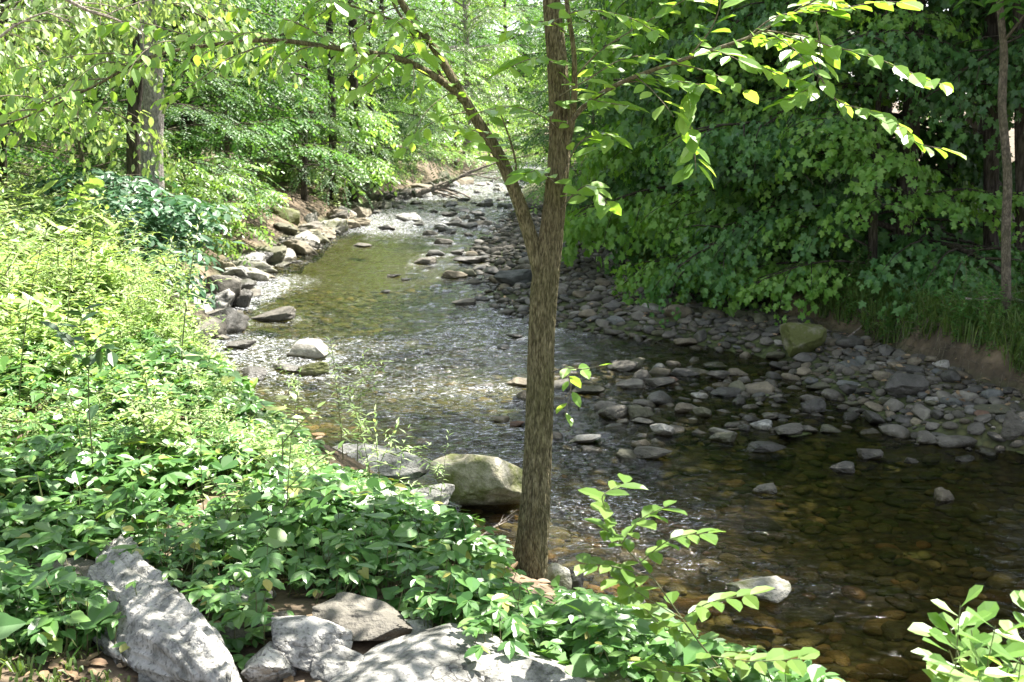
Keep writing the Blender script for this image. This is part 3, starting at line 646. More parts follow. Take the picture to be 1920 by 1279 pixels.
M['peb'] = rockmat('mixed_pebbles', [(.05, .045, .036), (.115, .102, .082), (.075, .07, .055), (.16, .145, .12), (.035, .035, .03), (.11, .09, .06), (.09, .095, .095), (.24, .22, .19)], island=True, spots=.2)
tag(mbs.build('pebbles', M['peb']), 'small rounded pebbles covering the gravel bar', kind='stuff')
print('stones', len(stones))
# stones on the bed under the water
mbs = MB(); mba = MB()
for k in range(5200):
    y = 4.2 + 14 * rng.random() ** 1.3; x = rng.uniform(xl(y) + .1, max(xr(y), xl(y) + .3) + .1)
    r = .02 + .055 * rng.random() ** 1.5 + (.07 * rng.random() if rng.random() < .1 else 0); z = hz(x, y)
    V, Fc = ico(2); sd = rng.uniform(0, 99)
    q = V * (1 + .25 * noise3(V[:, 0] * 1.3 + sd, V[:, 1] * 1.3, V[:, 2] * 1.3, 8))[:, None]
    az = min(r * rng.uniform(.25, .5), max(.012, (-z - .012) * .8)); t = rng.uniform(0, 6.28)
    q = q * np.array([r * 1.25, r * .85, az]); ct, st = math.cos(t), math.sin(t)
    q = np.stack([q[:, 0] * ct - q[:, 1] * st, q[:, 0] * st + q[:, 1] * ct, q[:, 2]], -1)
    (mba if y + .6 * x + rng.normal(0, .5) > 8.3 else mbs).add(q + np.array([x, y, z + az * .1]), Fc)
M['bed_refl'] = rockmat('reflection_green_stones', [(.065, .088, .025), (.08, .10, .03), (.05, .065, .02), (.11, .12, .045), (.16, .14, .05), (.075, .085, .03)], island=True, spots=.2, wet=False, rough=.6)  # stone colour stands in for the foliage reflected on the water
tag(mba.build('streambed_stones', M['bed_refl']), 'stones under the sunlit middle water, painted green like the reflected foliage', kind='stuff')
M['bedst'] = rockmat('bed_stones', [(.14, .125, .066), (.10, .095, .055), (.14, .115, .058), (.22, .13, .06), (.115, .105, .062), (.08, .077, .045), (.25, .19, .10), (.13, .12, .078), (.09, .085, .052), (.18, .10, .055)], island=True, spots=.2, wet=False, rough=.6)
tag(mbs.build('streambed_stones', M['bedst']), 'brown and olive stones lying under the clear water', kind='stuff')

# ------------------------------------------------------------------ leaves
def fan(outline, center, fold=.0):
    V = [(center[0], center[1], 0.0)] + [(x, y, fold * abs(x)) for x, y in outline]
    n = len(outline); F = [[0, i + 1, (i + 1) % n + 1] for i in range(n)]
    return np.array(V), np.array(F)
def mirror(h): return h + [(-x, y) for x, y in reversed(h) if abs(x) > 1e-6]
L_MAPLE = fan(mirror([(0, 0), (.16, -.06), (.42, -.02), (.30, .18), (.62, .42), (.40, .46), (.36, .56), (.18, .50), (.22, .78), (0, 1.0)]), (0, .3), .18)
L_GRAPE = fan(mirror([(0, .04), (.14, -.10), (.36, -.04), (.47, .22), (.40, .42), (.28, .55), (.16, .78), (0, 1.0)]), (0, .35), .16)
L_OVAL = (np.array([(0, 0, 0), (.17, .2, .05), (.25, .48, .06), (.17, .78, .03), (0, 1, -.06), (-.17, .78, .03), (-.25, .48, .06), (-.17, .2, .05), (0, .3, 0), (0, .7, -.01)]),
          np.array([[0, 1, 8], [1, 2, 8], [2, 9, 8], [2, 3, 9], [3, 4, 9], [4, 5, 9], [5, 6, 9], [6, 8, 9], [6, 7, 8], [7, 0, 8]]))
L_SIMPLE = (np.array([(0, 0, 0), (.24, .45, .07), (0, 1, -.03), (-.24, .45, .07)]), np.array([[0, 1, 2], [0, 2, 3]]))
L_LANCE = (np.array([(0, 0, 0), (.10, .35, .03), (0, 1, -.12), (-.10, .35, .03), (0, .4, 0)]), np.array([[0, 1, 4], [1, 2, 4], [2, 3, 4], [3, 0, 4]]))
L_OBOV = (np.array([(0, 0, 0), (.06, .3, .01), (.24, .62, .05), (.20, .85, .05), (0, 1, -.02), (-.20, .85, .05), (-.24, .62, .05), (-.06, .3, .01), (0, .6, 0)]),
          np.array([[0, 1, 8], [1, 2, 8], [2, 3, 8], [3, 4, 8], [4, 5, 8], [5, 6, 8], [6, 7, 8], [7, 0, 8]]))
def leaves(P, D, Nn, S, shape):
    P, D, Nn = [np.asarray(a, float) for a in (P, D, Nn)]; S = np.broadcast_to(np.asarray(S, float), (len(P),))
    D = nrm(D); X = nrm(np.cross(D, Nn)); U = np.cross(X, D)
    V0, F0 = shape; k = len(V0)
    V = P[:, None] + S[:, None, None] * (V0[None, :, 0:1] * X[:, None] + V0[None, :, 1:2] * D[:, None] + V0[None, :, 2:3] * U[:, None])
    F = (F0[None] + (np.arange(len(P)) * k)[:, None, None]).reshape(-1, 3)
    return V.reshape(-1, 3), F
def spray_proto(r, n=14, L=1.0, leaf=.18, droop=.25, hang=.35, spread=60, face=0.0):
    t = np.linspace(.12, 1, n); side = np.where(np.arange(n) % 2, 1.0, -1.0)
    P = np.stack([.04 * np.sin(t * 5), t * L, -droop * t * t], -1)
    ang = np.radians(spread + (10 if face else 0)) * side * (1 - .75 * (t > .97)) * r.uniform(.7, 1.25, n)
    dn = -hang * r.uniform(.4, 1.6, n)
    D = np.stack([np.sin(ang), np.cos(ang) * .9, dn], -1)
    Nn = np.stack([r.normal(0, .28, n) + face * .5 * side, r.normal(0, .28, n) + hang * .5 + face, np.ones(n)], -1)
    P[:, 0] += side * leaf * (.5 if face else .12); Nn = Nn + (r.normal(0, .3, Nn.shape) if face else 0)
    return P, D, Nn, leaf * r.uniform(.65, 1.2, n)
def cluster_proto(r, n, leaf, hang, face):
    y = r.uniform(0, 1.05, n); x = r.normal(0, .30, n) * (1 - .4 * y)
    P = np.stack([x, y, r.normal(0, .06, n) - .25 * y * y - .12 * np.abs(x)], -1)
    D = np.stack([x * 1.6 + r.normal(0, .45, n), .55 + r.normal(0, .4, n), -hang * r.uniform(.5, 1.7, n)], -1)
    Nn = np.stack([x * .8 + r.normal(0, .3, n), face + r.normal(0, .3, n), np.ones(n)], -1)
    return P, D, Nn, leaf * r.uniform(.55, 1.2, n)
def frames_to_leaves(pos, fwd, up, sc, protos, r):
    pos, fwd, up = map(np.asarray, (pos, fwd, up)); sc = np.asarray(sc, float)
    fwd = nrm(fwd); rt = nrm(np.cross(fwd, up)); u = np.cross(rt, fwd)
    idx = r.integers(len(protos), size=len(pos)); oP, oD, oN, oS = [], [], [], []
    for k, (P, D, Nn, S) in enumerate(protos):
        m = idx == k
        if not m.any(): continue
        B = np.stack([rt[m], fwd[m], u[m]], 1)             # (m,3,3) rows are axes
        s = sc[m]
        oP.append((pos[m][:, None] + s[:, None, None] * np.einsum('ki,mij->mkj', P, B)).reshape(-1, 3))
        oD.append(np.einsum('ki,mij->mkj', D, B).reshape(-1, 3)); oN.append(np.einsum('ki,mij->mkj', Nn, B).reshape(-1, 3))
        oS.append((s[:, None] * S[None]).reshape(-1))
    return np.concatenate(oP), np.concatenate(oD), np.concatenate(oN), np.concatenate(oS)

def limb_path(p0, az, el, L, droop, n=9, r=rng):
    p = np.array(p0, float); out = [p.copy()]; st = L / (n - 1)
    for i in range(n - 1):
        e = el - droop * (i / (n - 2)) ** 1.2; az += r.normal(0, .10)
        p = p + st * np.array([math.cos(az) * math.cos(e), math.sin(az) * math.cos(e), math.sin(e)]); out.append(p.copy())
    return np.array(out)
def make_tree(name, seed, H, r0, base, spread, nl, droop, shape, leaf_m, bark_m, leaf=.11, sprL=.42, nleaf=12, hang=.45, el=(.2, .7), profile='round', lean=(0, 0), sub_f=.42, top=True, az_bias=None, sides=10, gap=.24, face=0.0):
    r = np.random.default_rng(seed)
    k = 14; t = np.linspace(0, 1, k)
    tp = np.stack([lean[0] * t ** 1.3 * H + .05 * H * .3 * np.sin(t * 4 + seed), lean[1] * t ** 1.3 * H + .05 * H * .3 * np.cos(t * 3 + seed) - .015 * H * math.cos(seed), t * H], -1)
    tp[:, :2] -= tp[0, :2]; tp[0, 2] = -.3
    tr = r0 * (1 - .85 * t ** 1.1); tr[0] *= 1.35
    mt = MB(); tpp = smooth_path(tp, 60); trr = np.interp(np.linspace(0, 1, 60), t, tr); mt.add(*tube(tpp, trr, 24, .06, seed))
    pos, fwd, up, sc = [], [], [], []
    for i in range(nl):
        f = (i + r.random()) / nl; h = base + (H * .97 - base) * f
        if profile == 'round': w = math.sin(math.pi * min(1, .18 + .82 * f)) ** .6 * (1 - .25 * f)
        elif profile == 'curtain': w = 1.0 - .55 * f
        else: w = 1 - .8 * f
        L = spread * w * r.uniform(.75, 1.15); az = (az_bias[0] + r.uniform(-1, 1) * az_bias[1]) if az_bias and r.random() < .75 else i * 2.4 + r.normal(0, .4)
        p0 = np.array([np.interp(h, tp[:, 2], tp[:, 0]), np.interp(h, tp[:, 2], tp[:, 1]), h])
        lp = limb_path(p0, az, r.uniform(*el), L, droop * r.uniform(.7, 1.2), 9, r)
        lr = max(.008, r0 * .32 * (L / spread))
        mt.add(*tube(lp, np.linspace(lr, .004, 9), 6))
        nb = max(3, int(L / gap)); 
        for j in range(nb):
            tt = .22 + .78 * (j + .5) / nb; q = tt * 8; a = int(q); a = min(a, 7); pb = lp[a] + (lp[a + 1] - lp[a]) * (q - a); dr = nrm(lp[a + 1] - lp[a])
            sd = 1 if j % 2 else -1; aa = math.atan2(dr[1], dr[0]) + sd * r.uniform(.6, 1.1)
            bl = L * sub_f * (1.15 - .75 * tt) + .15
            bp_ = limb_path(pb, aa, math.asin(np.clip(dr[2], -.9, .9)) * .5 + r.normal(0, .15), bl, droop * .5 + .15, 5, r)
            if bl > .35: mt.add(*tube(bp_, np.linspace(max(.005, lr * .35), .003, 5), 4))
            ns = max(2, int(bl / (sprL * .38)))
            for s in range(ns):
                q = 4 * (s + .6) / ns; a = min(int(q), 3); ps = bp_[a] + (bp_[a + 1] - bp_[a]) * (q - a); ds = nrm(bp_[a + 1] - bp_[a])
                ang = (1 if s % 2 else -1) * r.uniform(.4, .95) if s < ns - 1 else 0
                ca, sa = math.cos(ang), math.sin(ang)
                d = np.array([ds[0] * ca - ds[1] * sa, ds[0] * sa + ds[1] * ca, ds[2] * .6 - .15 + r.normal(0, .12)])
                pos.append(ps); fwd.append(d); up.append([r.normal(0, .2), r.normal(0, .2), 1]); sc.append(sprL * r.uniform(.7, 1.2))
    protos = [cluster_proto(r, nleaf, leaf / sprL, hang, face) if face else spray_proto(r, nleaf, 1.0, leaf / sprL, .22, hang) for _ in range(9 if face else 5)]
    P, D, Nn, S = frames_to_leaves(pos, fwd, up, sc, protos, r)
    mc = MB(); mc.add(*leaves(P, D, Nn, S, shape))
    root = empty(name)
    mt.build('trunk', M[bark_m], root); mc.build('crown', M[leaf_m], root, smooth=False)
    print(name, seed, 'leaves', len(P))
    return root
protos = {}
protos['maple_a'] = make_tree('maple_tree', 1, 8.5, .16, .9, 3.3, 21, .85, L_MAPLE, 'maple', 'bark_dark', leaf=.105, sprL=.42, nleaf=11, face=.6, hang=.85, el=(0, .55), profile='curtain', gap=.2, sub_f=.5, az_bias=(3.1, 1.4))
protos['maple_b'] = make_tree('maple_tree', 2, 7.0, .13, .5, 2.7, 22, .95, L_MAPLE, 'maple', 'bark_dark', leaf=.10, sprL=.40, nleaf=11, face=.6, hang=.85, el=(-.1, .5), profile='curtain', gap=.19, sub_f=.5, az_bias=(3.1, 1.4))
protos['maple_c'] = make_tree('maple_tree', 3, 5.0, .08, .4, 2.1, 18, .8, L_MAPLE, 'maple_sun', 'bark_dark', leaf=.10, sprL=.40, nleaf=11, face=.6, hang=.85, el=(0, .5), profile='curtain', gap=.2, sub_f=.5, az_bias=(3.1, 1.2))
protos['maple_d'] = make_tree('maple_tree', 14, 8.5, .12, 2.3, 2.7, 30, .8, L_MAPLE, 'maple', 'bark_dark', leaf=.10, sprL=.44, nleaf=11, face=.5, hang=.6, el=(-.1, .5), profile='round')
protos['broad_a'] = make_tree('broadleaf_tree', 4, 12, .2, 1.5, 3.8, 48, .7, L_SIMPLE, 'bright', 'bark_grey', leaf=.14, sprL=.6, nleaf=13, hang=.4, gap=.3)
protos['broad_b'] = make_tree('broadleaf_tree', 5, 10, .16, 1.0, 3.4, 44, .8, L_SIMPLE, 'mid', 'bark_dark', leaf=.13, sprL=.55, nleaf=13, hang=.35, gap=.28)
protos['under_a'] = make_tree('understory_tree', 6, 4.5, .06, .5, 2.3, 30, .55, L_OVAL, 'mid', 'bark_young', leaf=.095, sprL=.42, nleaf=12, hang=.2, el=(0, .5), profile='curtain')
protos['under_b'] = make_tree('understory_tree', 7, 3.6, .05, .3, 1.9, 26, .6, L_OVAL, 'bright', 'bark_young', leaf=.09, sprL=.42, nleaf=12, hang=.25, el=(0, .5), profile='curtain')
protos['under_c'] = make_tree('understory_tree', 8, 5.0, .07, .6, 2.4, 32, .5, L_SIMPLE, 'cool', 'bark_dark', leaf=.07, sprL=.42, nleaf=18, hang=.15, el=(-.1, .35), profile='curtain')
protos['canopy'] = make_tree('canopy_tree', 9, 16, .26, 6.0, 4.6, 40, .6, L_SIMPLE, 'mid', 'bark_dark', leaf=.2, sprL=.8, nleaf=12, hang=.4, gap=.4)
protos['elder'] = make_tree('box_elder', 10, 5.6, .06, 1.7, 3.0, 20, 1.0, L_OVAL, 'weed', 'bark_young', leaf=.10, sprL=.42, nleaf=10, hang=.8, el=(.1, .7), face=.3)
protos['bush'] = make_tree('leafy_bush', 12, 1.7, .03, .1, 1.15, 24, .9, L_OVAL, 'bluegreen', 'bark_young', leaf=.12, sprL=.34, nleaf=9, hang=.5, el=(.2, 1.0), sub_f=.5, gap=.16)
protos['bush_b'] = make_tree('leafy_bush', 13, 1.3, .02, .05, .9, 20, .8, L_OVAL, 'bright', 'bark_young', leaf=.09, sprL=.3, nleaf=9, hang=.4, el=(.2, 1.0), sub_f=.5, gap=.16)
used = set()
def plant(kind, x, y, label, cat, group=None, s=1.0, rz=None, name=None, sz=1.0, zoff=0):
    o = protos[kind]
    if kind in used: o = dup(o)
    used.add(kind)
    if name: o.name = name
    o.location = (x, y, hz(x, y) - .05 + zoff); o.rotation_euler = (0, 0, rng.uniform(0, 6.28) if rz is None else rz); o.scale = (s, s, s * sz)
    tag(o, label, cat, group); return o
# -- right side: the maple wall
plant('maple_a', 5.05, 16.2, 'dark maple hanging over the gravel bar behind the others', 'tree', zoff=-.55, s=1.0, rz=.3)
plant('maple_b', 4.05, 15.2, 'maple whose lowest boughs sweep down to the gravel bar', 'tree', zoff=-.55, s=1.05, rz=.1)
plant('maple_a', 4.65, 13.7, 'maple with lighter drooping leaves above the brownish boulder', 'tree', zoff=-.55, s=.85, rz=.5)
plant('maple_c', 4.15, 12.9, 'small sunlit-painted maple overhanging the brownish boulder', 'tree', zoff=-.55, s=.8, rz=.3)
plant('maple_c', 3.55, 14.6, 'low sunlit-painted maple in front of the dark leafy wall', 'tree', zoff=-.55, s=.9, rz=.9)
plant('maple_b', 4.0, 18.0, 'dark maple at the upstream end of the right leafy wall', 'tree', zoff=-.55, s=1.0, rz=6.0)
plant('maple_a', 4.65, 20.5, 'tall dark maple behind the upstream end of the leafy wall', 'tree', zoff=-.55, s=1.1, rz=.4)
plant('maple_c', 3.15, 16.6, 'sunlit-painted boughs over the middle of the gravel bar', 'tree', zoff=-.55, s=1.15, rz=.2, sz=1.25)
plant('maple_d', 6.1, 12.2, 'maple with thin high boughs hanging in front of the right trunks', 'tree', s=.8, rz=2.0)
plant('maple_d', 7.0, 13.4, 'young maple with high boughs above the grassy bank', 'tree', s=.95, rz=3.3)
plant('maple_d', 8.6, 16.5, 'shaded maple deep in the woods on the right', 'tree', s=1.1, rz=1.1)
plant('maple_d', 10.5, 19, 'dark maple at the back of the right woods', 'tree', s=1.2, rz=2.2)
plant('maple_a', 7.0, 18.5, 'dark maple filling the gap behind the leafy wall', 'tree', s=1.15, rz=6.0)
# -- canopy above and behind the right bank (also shades the bar)
for k, (x, y, s) in enumerate([(9.4, 10.8, 1), (10.5, 14.5, 1.1), (11.5, 17, 1.1), (6.5, 20.5, 1.0), (9.5, 23, 1.1), (7.5, 27, 1.0), (13.5, 12, 1.1), (12, 7.5, 1.1), (14.5, 22, 1.2), (10.5, 5.0, .9), (8, 32, 1.2), (5, 38, 1.1), (12, 30, 1.2), (17, 28, 1.2)]):
    plant('canopy', x, y, 'tall forest tree standing in the dark woods on the right bank', 'tree', 'tall trees of the right woods', s=s)
# -- left and centre background
for k, (kd, x, y, s, lb) in enumerate([
    ('broad_a', -9.5, 21, 1.0, 'sunlit broadleaf tree behind the big grey trunk'), ('broad_b', -6.6, 24, 1.0, 'green broadleaf tree just right of the big grey trunk'),
    ('broad_a', -13, 26, 1.1, 'sunlit broadleaf tree at the far left'), ('broad_b', -11.5, 17, 1.0, 'leafy tree at the left edge'),
    ('broad_a', -7.5, 34, 1.1, 'bright tree over the upper left shore'), ('broad_b', -5.0, 44, 1.1, 'mid green tree near the stream bend'),
    ('broad_a', -2.2, 56, 1.0, 'bright yellow-green tree closing the view up the stream'), ('broad_b', 4.6, 50, 1.1, 'tree leaning over the bend from the right'),
    ('broad_a', -12, 42, 1.2, 'tall bright tree far left of the bend'), ('broad_b', -17, 34, 1.2, 'green tree far back on the left'),
    ('broad_a', 5.4, 70, 1.2, 'pale green tree beyond the bend'), ('broad_b', -4.5, 72, 1.3, 'hazy green tree farthest up the valley'),
    ('broad_a', -11, 62, 1.4, 'large bright tree far up the left slope'), ('broad_a', .6, 95, 1.6, 'large pale tree at the very end of the stream'),
    ('broad_b', 12, 62, 1.4, 'large green tree far up the right slope'), ('broad_b', -20, 52, 1.5, 'large green tree high on the left slope'),
    ('broad_a', -7.5, 100, 1.8, 'distant bright tree left of the valley end'), ('broad_a', 10, 100, 1.8, 'distant bright tree right of the valley end'), ('broad_b', 2.9, 36, .8, 'tree over the right edge of the upper riffle'),
    ('broad_b', -8.5, 28, 1.05, 'dense green tree over the upper left shore'), ('broad_a', -14, 33, 1.2, 'dense bright tree behind the left thicket'), ('broad_b', -9.5, 50, 1.3, 'dense green tree up the left slope'),
    ('broad_b', -.3, 78, 1.4, 'dense green tree filling the end of the stream corridor'), ('broad_a', 6.5, 58, 1.2, 'bright tree over the bend on the right'), ('broad_b', -6.5, 60, 1.2, 'mid green tree behind the bend on the left'),
    ('broad_b', 3.8, 84, 1.7, 'tall mid green tree far up the right of the valley'), ('broad_b', -4.0, 90, 1.8, 'tall mid green tree far up the left of the valley'), ('broad_a', -19, 44, 1.4, 'dense bright tree high on the left slope'), ('broad_b', -15, 24, 1.0, 'dark green tree at the far left edge')]):
    plant(kd, x, y, lb, 'tree', 'background trees', s=s)
for k, (kd, x, y, s, lb) in enumerate([
    ('under_c', -5.9, 19.0, 1.0, 'feathery cool green young tree over the round mossy boulder'), ('under_a', -5.6, 22.5, .95, 'layered green young tree beside the upper left shore'),
    ('under_b', -6.3, 17.0, .9, 'small bright tree right of the big grey trunk'), ('under_c', -5.0, 27.5, 1.05, 'dark feathery tree with low boughs over the left shore'),
    ('under_b', -4.9, 31, 1.1, 'bright layered tree over the upper pool'), ('under_a', -4.6, 36, 1.2, 'yellow-green tree leaning to the upper riffle'),
    ('under_b', -3.6, 43, 1.2, 'small bright tree by the bend'), ('under_a', -8.2, 14.2, 1.0, 'young green tree behind the left thicket'),
    ('under_b', -7.6, 11.8, .9, 'small bright tree at the left edge of the thicket'), ('under_c', -9.2, 17.0, 1.1, 'cool green young tree left of the big grey trunk'),
    ('under_a', 2.0, 30, 1.0, 'young tree over the right edge of the riffle'), ('under_b', 2.0, 40, 1.2, 'bright young tree on the right of the bend'),
    ('under_c', 2.6, 25.0, .9, 'cool green young tree right behind the forked trunk'), ('under_b', 1.9, 50, 1.3, 'sunlit young tree at the right of the bend'),
    ('under_a', -10.5, 22, 1.3, 'tall young tree in the left background'), ('under_b', -1.2, 60, 1.5, 'sunlit sapling closing the stream bend')]):
    plant(kd, x, y, lb, 'tree', 'young trees along the stream', s=s)
for k in range(46):
    r_ = np.random.default_rng(900 + k); y = r_.uniform(20, 75); sd = -1 if k % 3 else 1
    x = (xl(y) - .7 - abs(r_.normal(0, .16)) * y) if sd < 0 else (xb(y) + .9 + abs(r_.normal(0, .12)) * y)
    kd = ('under_b', 'under_a', 'bush_b', 'under_b', 'under_c')[k % 5]
    plant(kd, x, y, 'leafy sapling filling the far ' + ('left' if sd < 0 else 'right') + ' bank of the stream', 'tree' if 'under' in kd else 'bush', 'far saplings on the ' + ('left' if sd < 0 else 'right') + ' bank', s=r_.uniform(.9, 1.5) * (1.5 if kd == 'bush_b' else 1))
for k in range(9):
    r_ = np.random.default_rng(950 + k); x = -14 + k * 4.0; y = r_.uniform(78, 105)
    plant('under_b', x, y, 'bright tree in the far hillside at the end of the valley', 'tree', 'bright hillside trees at the valley end', s=r_.uniform(2.0, 3.0))
plant('elder', -5.35, 11.9, 'slender tree with pale sunlit drooping leaves at the left', 'tree', s=1.0, rz=.5)
plant('elder', -7.9, 12.6, 'second slender pale-leaved tree farther left', 'tree', s=.95, rz=2.5)
plant('bush', -4.35, 12.4, 'dark blue-green bush overhanging the left shore boulders', 'bush', s=1.15, sz=.66, rz=1)
plant('bush', -5.0, 13.4, 'blue-green bush behind the one over the shore', 'bush', s=1.1, sz=.66, rz=3)
plant('bush_b', -5.0, 17.6, 'pale leafy bush above the white shore rocks', 'bush', s=1.0)
plant('bush_b', -5.1, 20.0, 'pale leafy bush beside the round mossy boulder', 'bush', s=1.1)
plant('bush_b', -4.9, 14.9, 'bright bush right of the big grey trunk', 'bush', s=.8)
plant('bush_b', 2.6, 20.6, 'bright grassy-green bush at the end of the gravel bar', 'bush', s=1.0)
# -- bare trunks one can see
def bare_trunk(us, Y, w, bark, label, top=9.0, name='tall_tree', seed=0):
    b = aty(us[0][0], us[0][1], Y); pts = [aty(u, v, Y) for u, v in us]
    d = pts[-1] - pts[-2]; d = d / d[2]; last = pts[-1]
    pts.append(last + d * (top - last[2]) * .5); pts.append(last + d * (top - last[2]))
    pts[0] = pts[0] * 1.0; pts[0][2] = hz(pts[0][0], pts[0][1]) - .2
    r = w * Y / F_PX / 2; n = 90; P = smooth_path(pts, n)
    rad = r * np.linspace(1.06, .6, n); rad[:4] *= np.array([1.3, 1.2, 1.1, 1.05])
    root = empty(name, tuple(P[0])); mb = MB(); mb.add(*tube(P - P[0], rad, 36, .035, seed)); mb.build('trunk', M[bark], root)
    r_ = np.random.default_rng(seed); pos = []; fwd = []; up = []; sc = []; ml = MB()
    for i in range(14):
        f = r_.uniform(.62, 1); q = P[int(f * (n - 1))] - P[0]; lp = limb_path(q, i * 2.4, r_.uniform(.1, .8), r_.uniform(1.5, 3.2), .6, 9, r_)
        ml.add(*tube(lp, np.linspace(r * .3, .006, 9), 6))
        for j in range(26):
            t = r_.uniform(.25, 1) * 8; a = min(int(t), 7); pp = lp[a] + (lp[a + 1] - lp[a]) * (t - a)
            pos.append(pp + r_.normal(0, .12, 3)); fwd.append([r_.normal(), r_.normal(), -.2]); up.append([0, 0, 1]); sc.append(.6)
    P_, D_, N_, S_ = frames_to_leaves(pos, fwd, up, sc, [spray_proto(r_, 12, 1, .24, .2, .4)], r_)
    ml.build('limbs', M[bark], root); mc = MB(); mc.add(*leaves(P_, D_, N_, S_, L_SIMPLE)); mc.build('crown', M['mid'], root, smooth=False)
    tag(root, label, 'tree'); return root
bare_trunk([(286, 425), (285, 300), (287, 150), (272, 0)], 14.6, 41, 'bark_grey', 'thick straight grey trunk on the left bank', 14, seed=1)
bare_trunk([(253, 420), (250, 250), (262, 80), (258, 0)], 15.8, 26, 'bark_dark', 'dark trunk half hidden behind the thick grey one', 13, seed=2)
bare_trunk([(625, 350), (624, 270), (620, 120)], 30, 16, 'bark_dark', 'slim dark trunk in the shade above the left shore', 12, seed=3)
bare_trunk([(662, 385), (664, 300), (662, 120)], 31, 20, 'bark_dark', 'stout dark trunk right of the slim one above the left shore', 12, seed=4)
bare_trunk([(1894, 560), (1886, 450), (1889, 330), (1879, 200), (1882, 100), (1874, 0)], 10.4, 17, 'bark_young', 'slim pale trunk rising from the grassy bank at the right', 9, seed=6)
bare_trunk([(1862, 540), (1858, 450), (1860, 100)], 13.2, 30, 'bark_dark', 'wide shaded trunk just left of the slim pale one', 12, seed=7)
bare_trunk([(1912, 540), (1916, 400), (1910, 50)], 12.6, 24, 'bark_dark', 'dark trunk cut by the right edge of the picture', 12, seed=8)
bare_trunk([(1800, 500), (1798, 300), (1797, 0)], 17, 20, 'bark_dark', 'thin dark trunk in the right woods left of the wide trunk', 12, seed=9)
bare_trunk([(1495, 480), (1480, 330), (1470, 0)], 17.5, 22, 'bark_dark', 'dark trunk showing through the maple leaves', 12, seed=10)
bare_trunk([(1690, 470), (1700, 300), (1705, 0)], 20, 18, 'bark_dark', 'dark distant trunk above the leaf litter bank', 12, seed=11)
bare_trunk([(14, 480), (5, 300), (8, 0)], 15, 16, 'bark_dark', 'thin trunk at the left edge', 10, seed=12)

# ------------------------------------------------------------------ ground plants
def weed_mesh(seed, H, nl, leaf, shape, mat, branch=0, lean=.12, wid=1.0):
    r = np.random.default_rng(seed); mb = MB(); P, D, Nn, S = [], [], [], []
    def stem(p0, az, el, L, n, leafs):
        path = limb_path(p0, az, el, L, lean * 2, 7, r); mb.add(*tube(path, np.linspace(.004, .0015, 7), 4), 1)
        for i in range(n):
            t = .12 + .88 * (i + .5) / n; q = t * 6; a = min(int(q), 5); pp = path[a] + (path[a + 1] - path[a]) * (q - a)
            aa = i * 2.4 + r.normal(0, .3); e = r.uniform(-.35, .45) + (.5 if t > .9 else 0)
            P.append(pp); D.append([math.cos(aa) * wid, math.sin(aa) * wid, e]); Nn.append([r.normal(0, .2), r.normal(0, .2), 1]); S.append(leafs * r.uniform(.7, 1.2) * (1.1 - .45 * t))
    stem((0, 0, -.02), r.uniform(0, 6), 1.57 - r.uniform(0, lean), H, nl, leaf)
    for b in range(branch):
        h = H * r.uniform(.25, .75); stem((0, 0, h), r.uniform(0, 6.28), r.uniform(.3, .9), H * r.uniform(.3, .5), max(4, nl // 2), leaf * .85)
    V, Fc = leaves(P, D, Nn, S, shape); mb.add(V, Fc, 0)
    return mb
WEED = [('l', weed_mesh(50, .75, 34, .10, L_LANCE, 'weed', 3)), ('l', weed_mesh(51, .6, 30, .09, L_LANCE, 'weed', 4)), ('o', weed_mesh(52, .55, 18, .10, L_OVAL, 'weed', 4)),
        ('o', weed_mesh(56, .5, 12, .16, L_OVAL, 'weed', 3)), ('o', weed_mesh(57, .7, 15, .17, L_GRAPE, 'weed', 3)),
        ('o', weed_mesh(53, .42, 14, .09, L_OVAL, 'weed', 4)), ('o', weed_mesh(54, .8, 24, .09, L_OVAL, 'weed', 5)), ('l', weed_mesh(55, .95, 44, .10, L_LANCE, 'weed', 3))]
WEED_H = [float(np.concatenate(w[1].V)[:, 2].max()) for w in WEED]
def scatter(mb_out, proto, x, y, z, s, rz, m_off=0):
    c, sn = math.cos(rz), math.sin(rz)
    V = np.concatenate(proto.V) * s
    V = np.stack([V[:, 0] * c - V[:, 1] * sn + x, V[:, 0] * sn + V[:, 1] * c + y, V[:, 2] + z], -1)
    base = mb_out.n; mb_out.V.append(V); mb_out.n += len(V)
    for Fc, m in proto.F: mb_out.F.append((Fc + base, m))
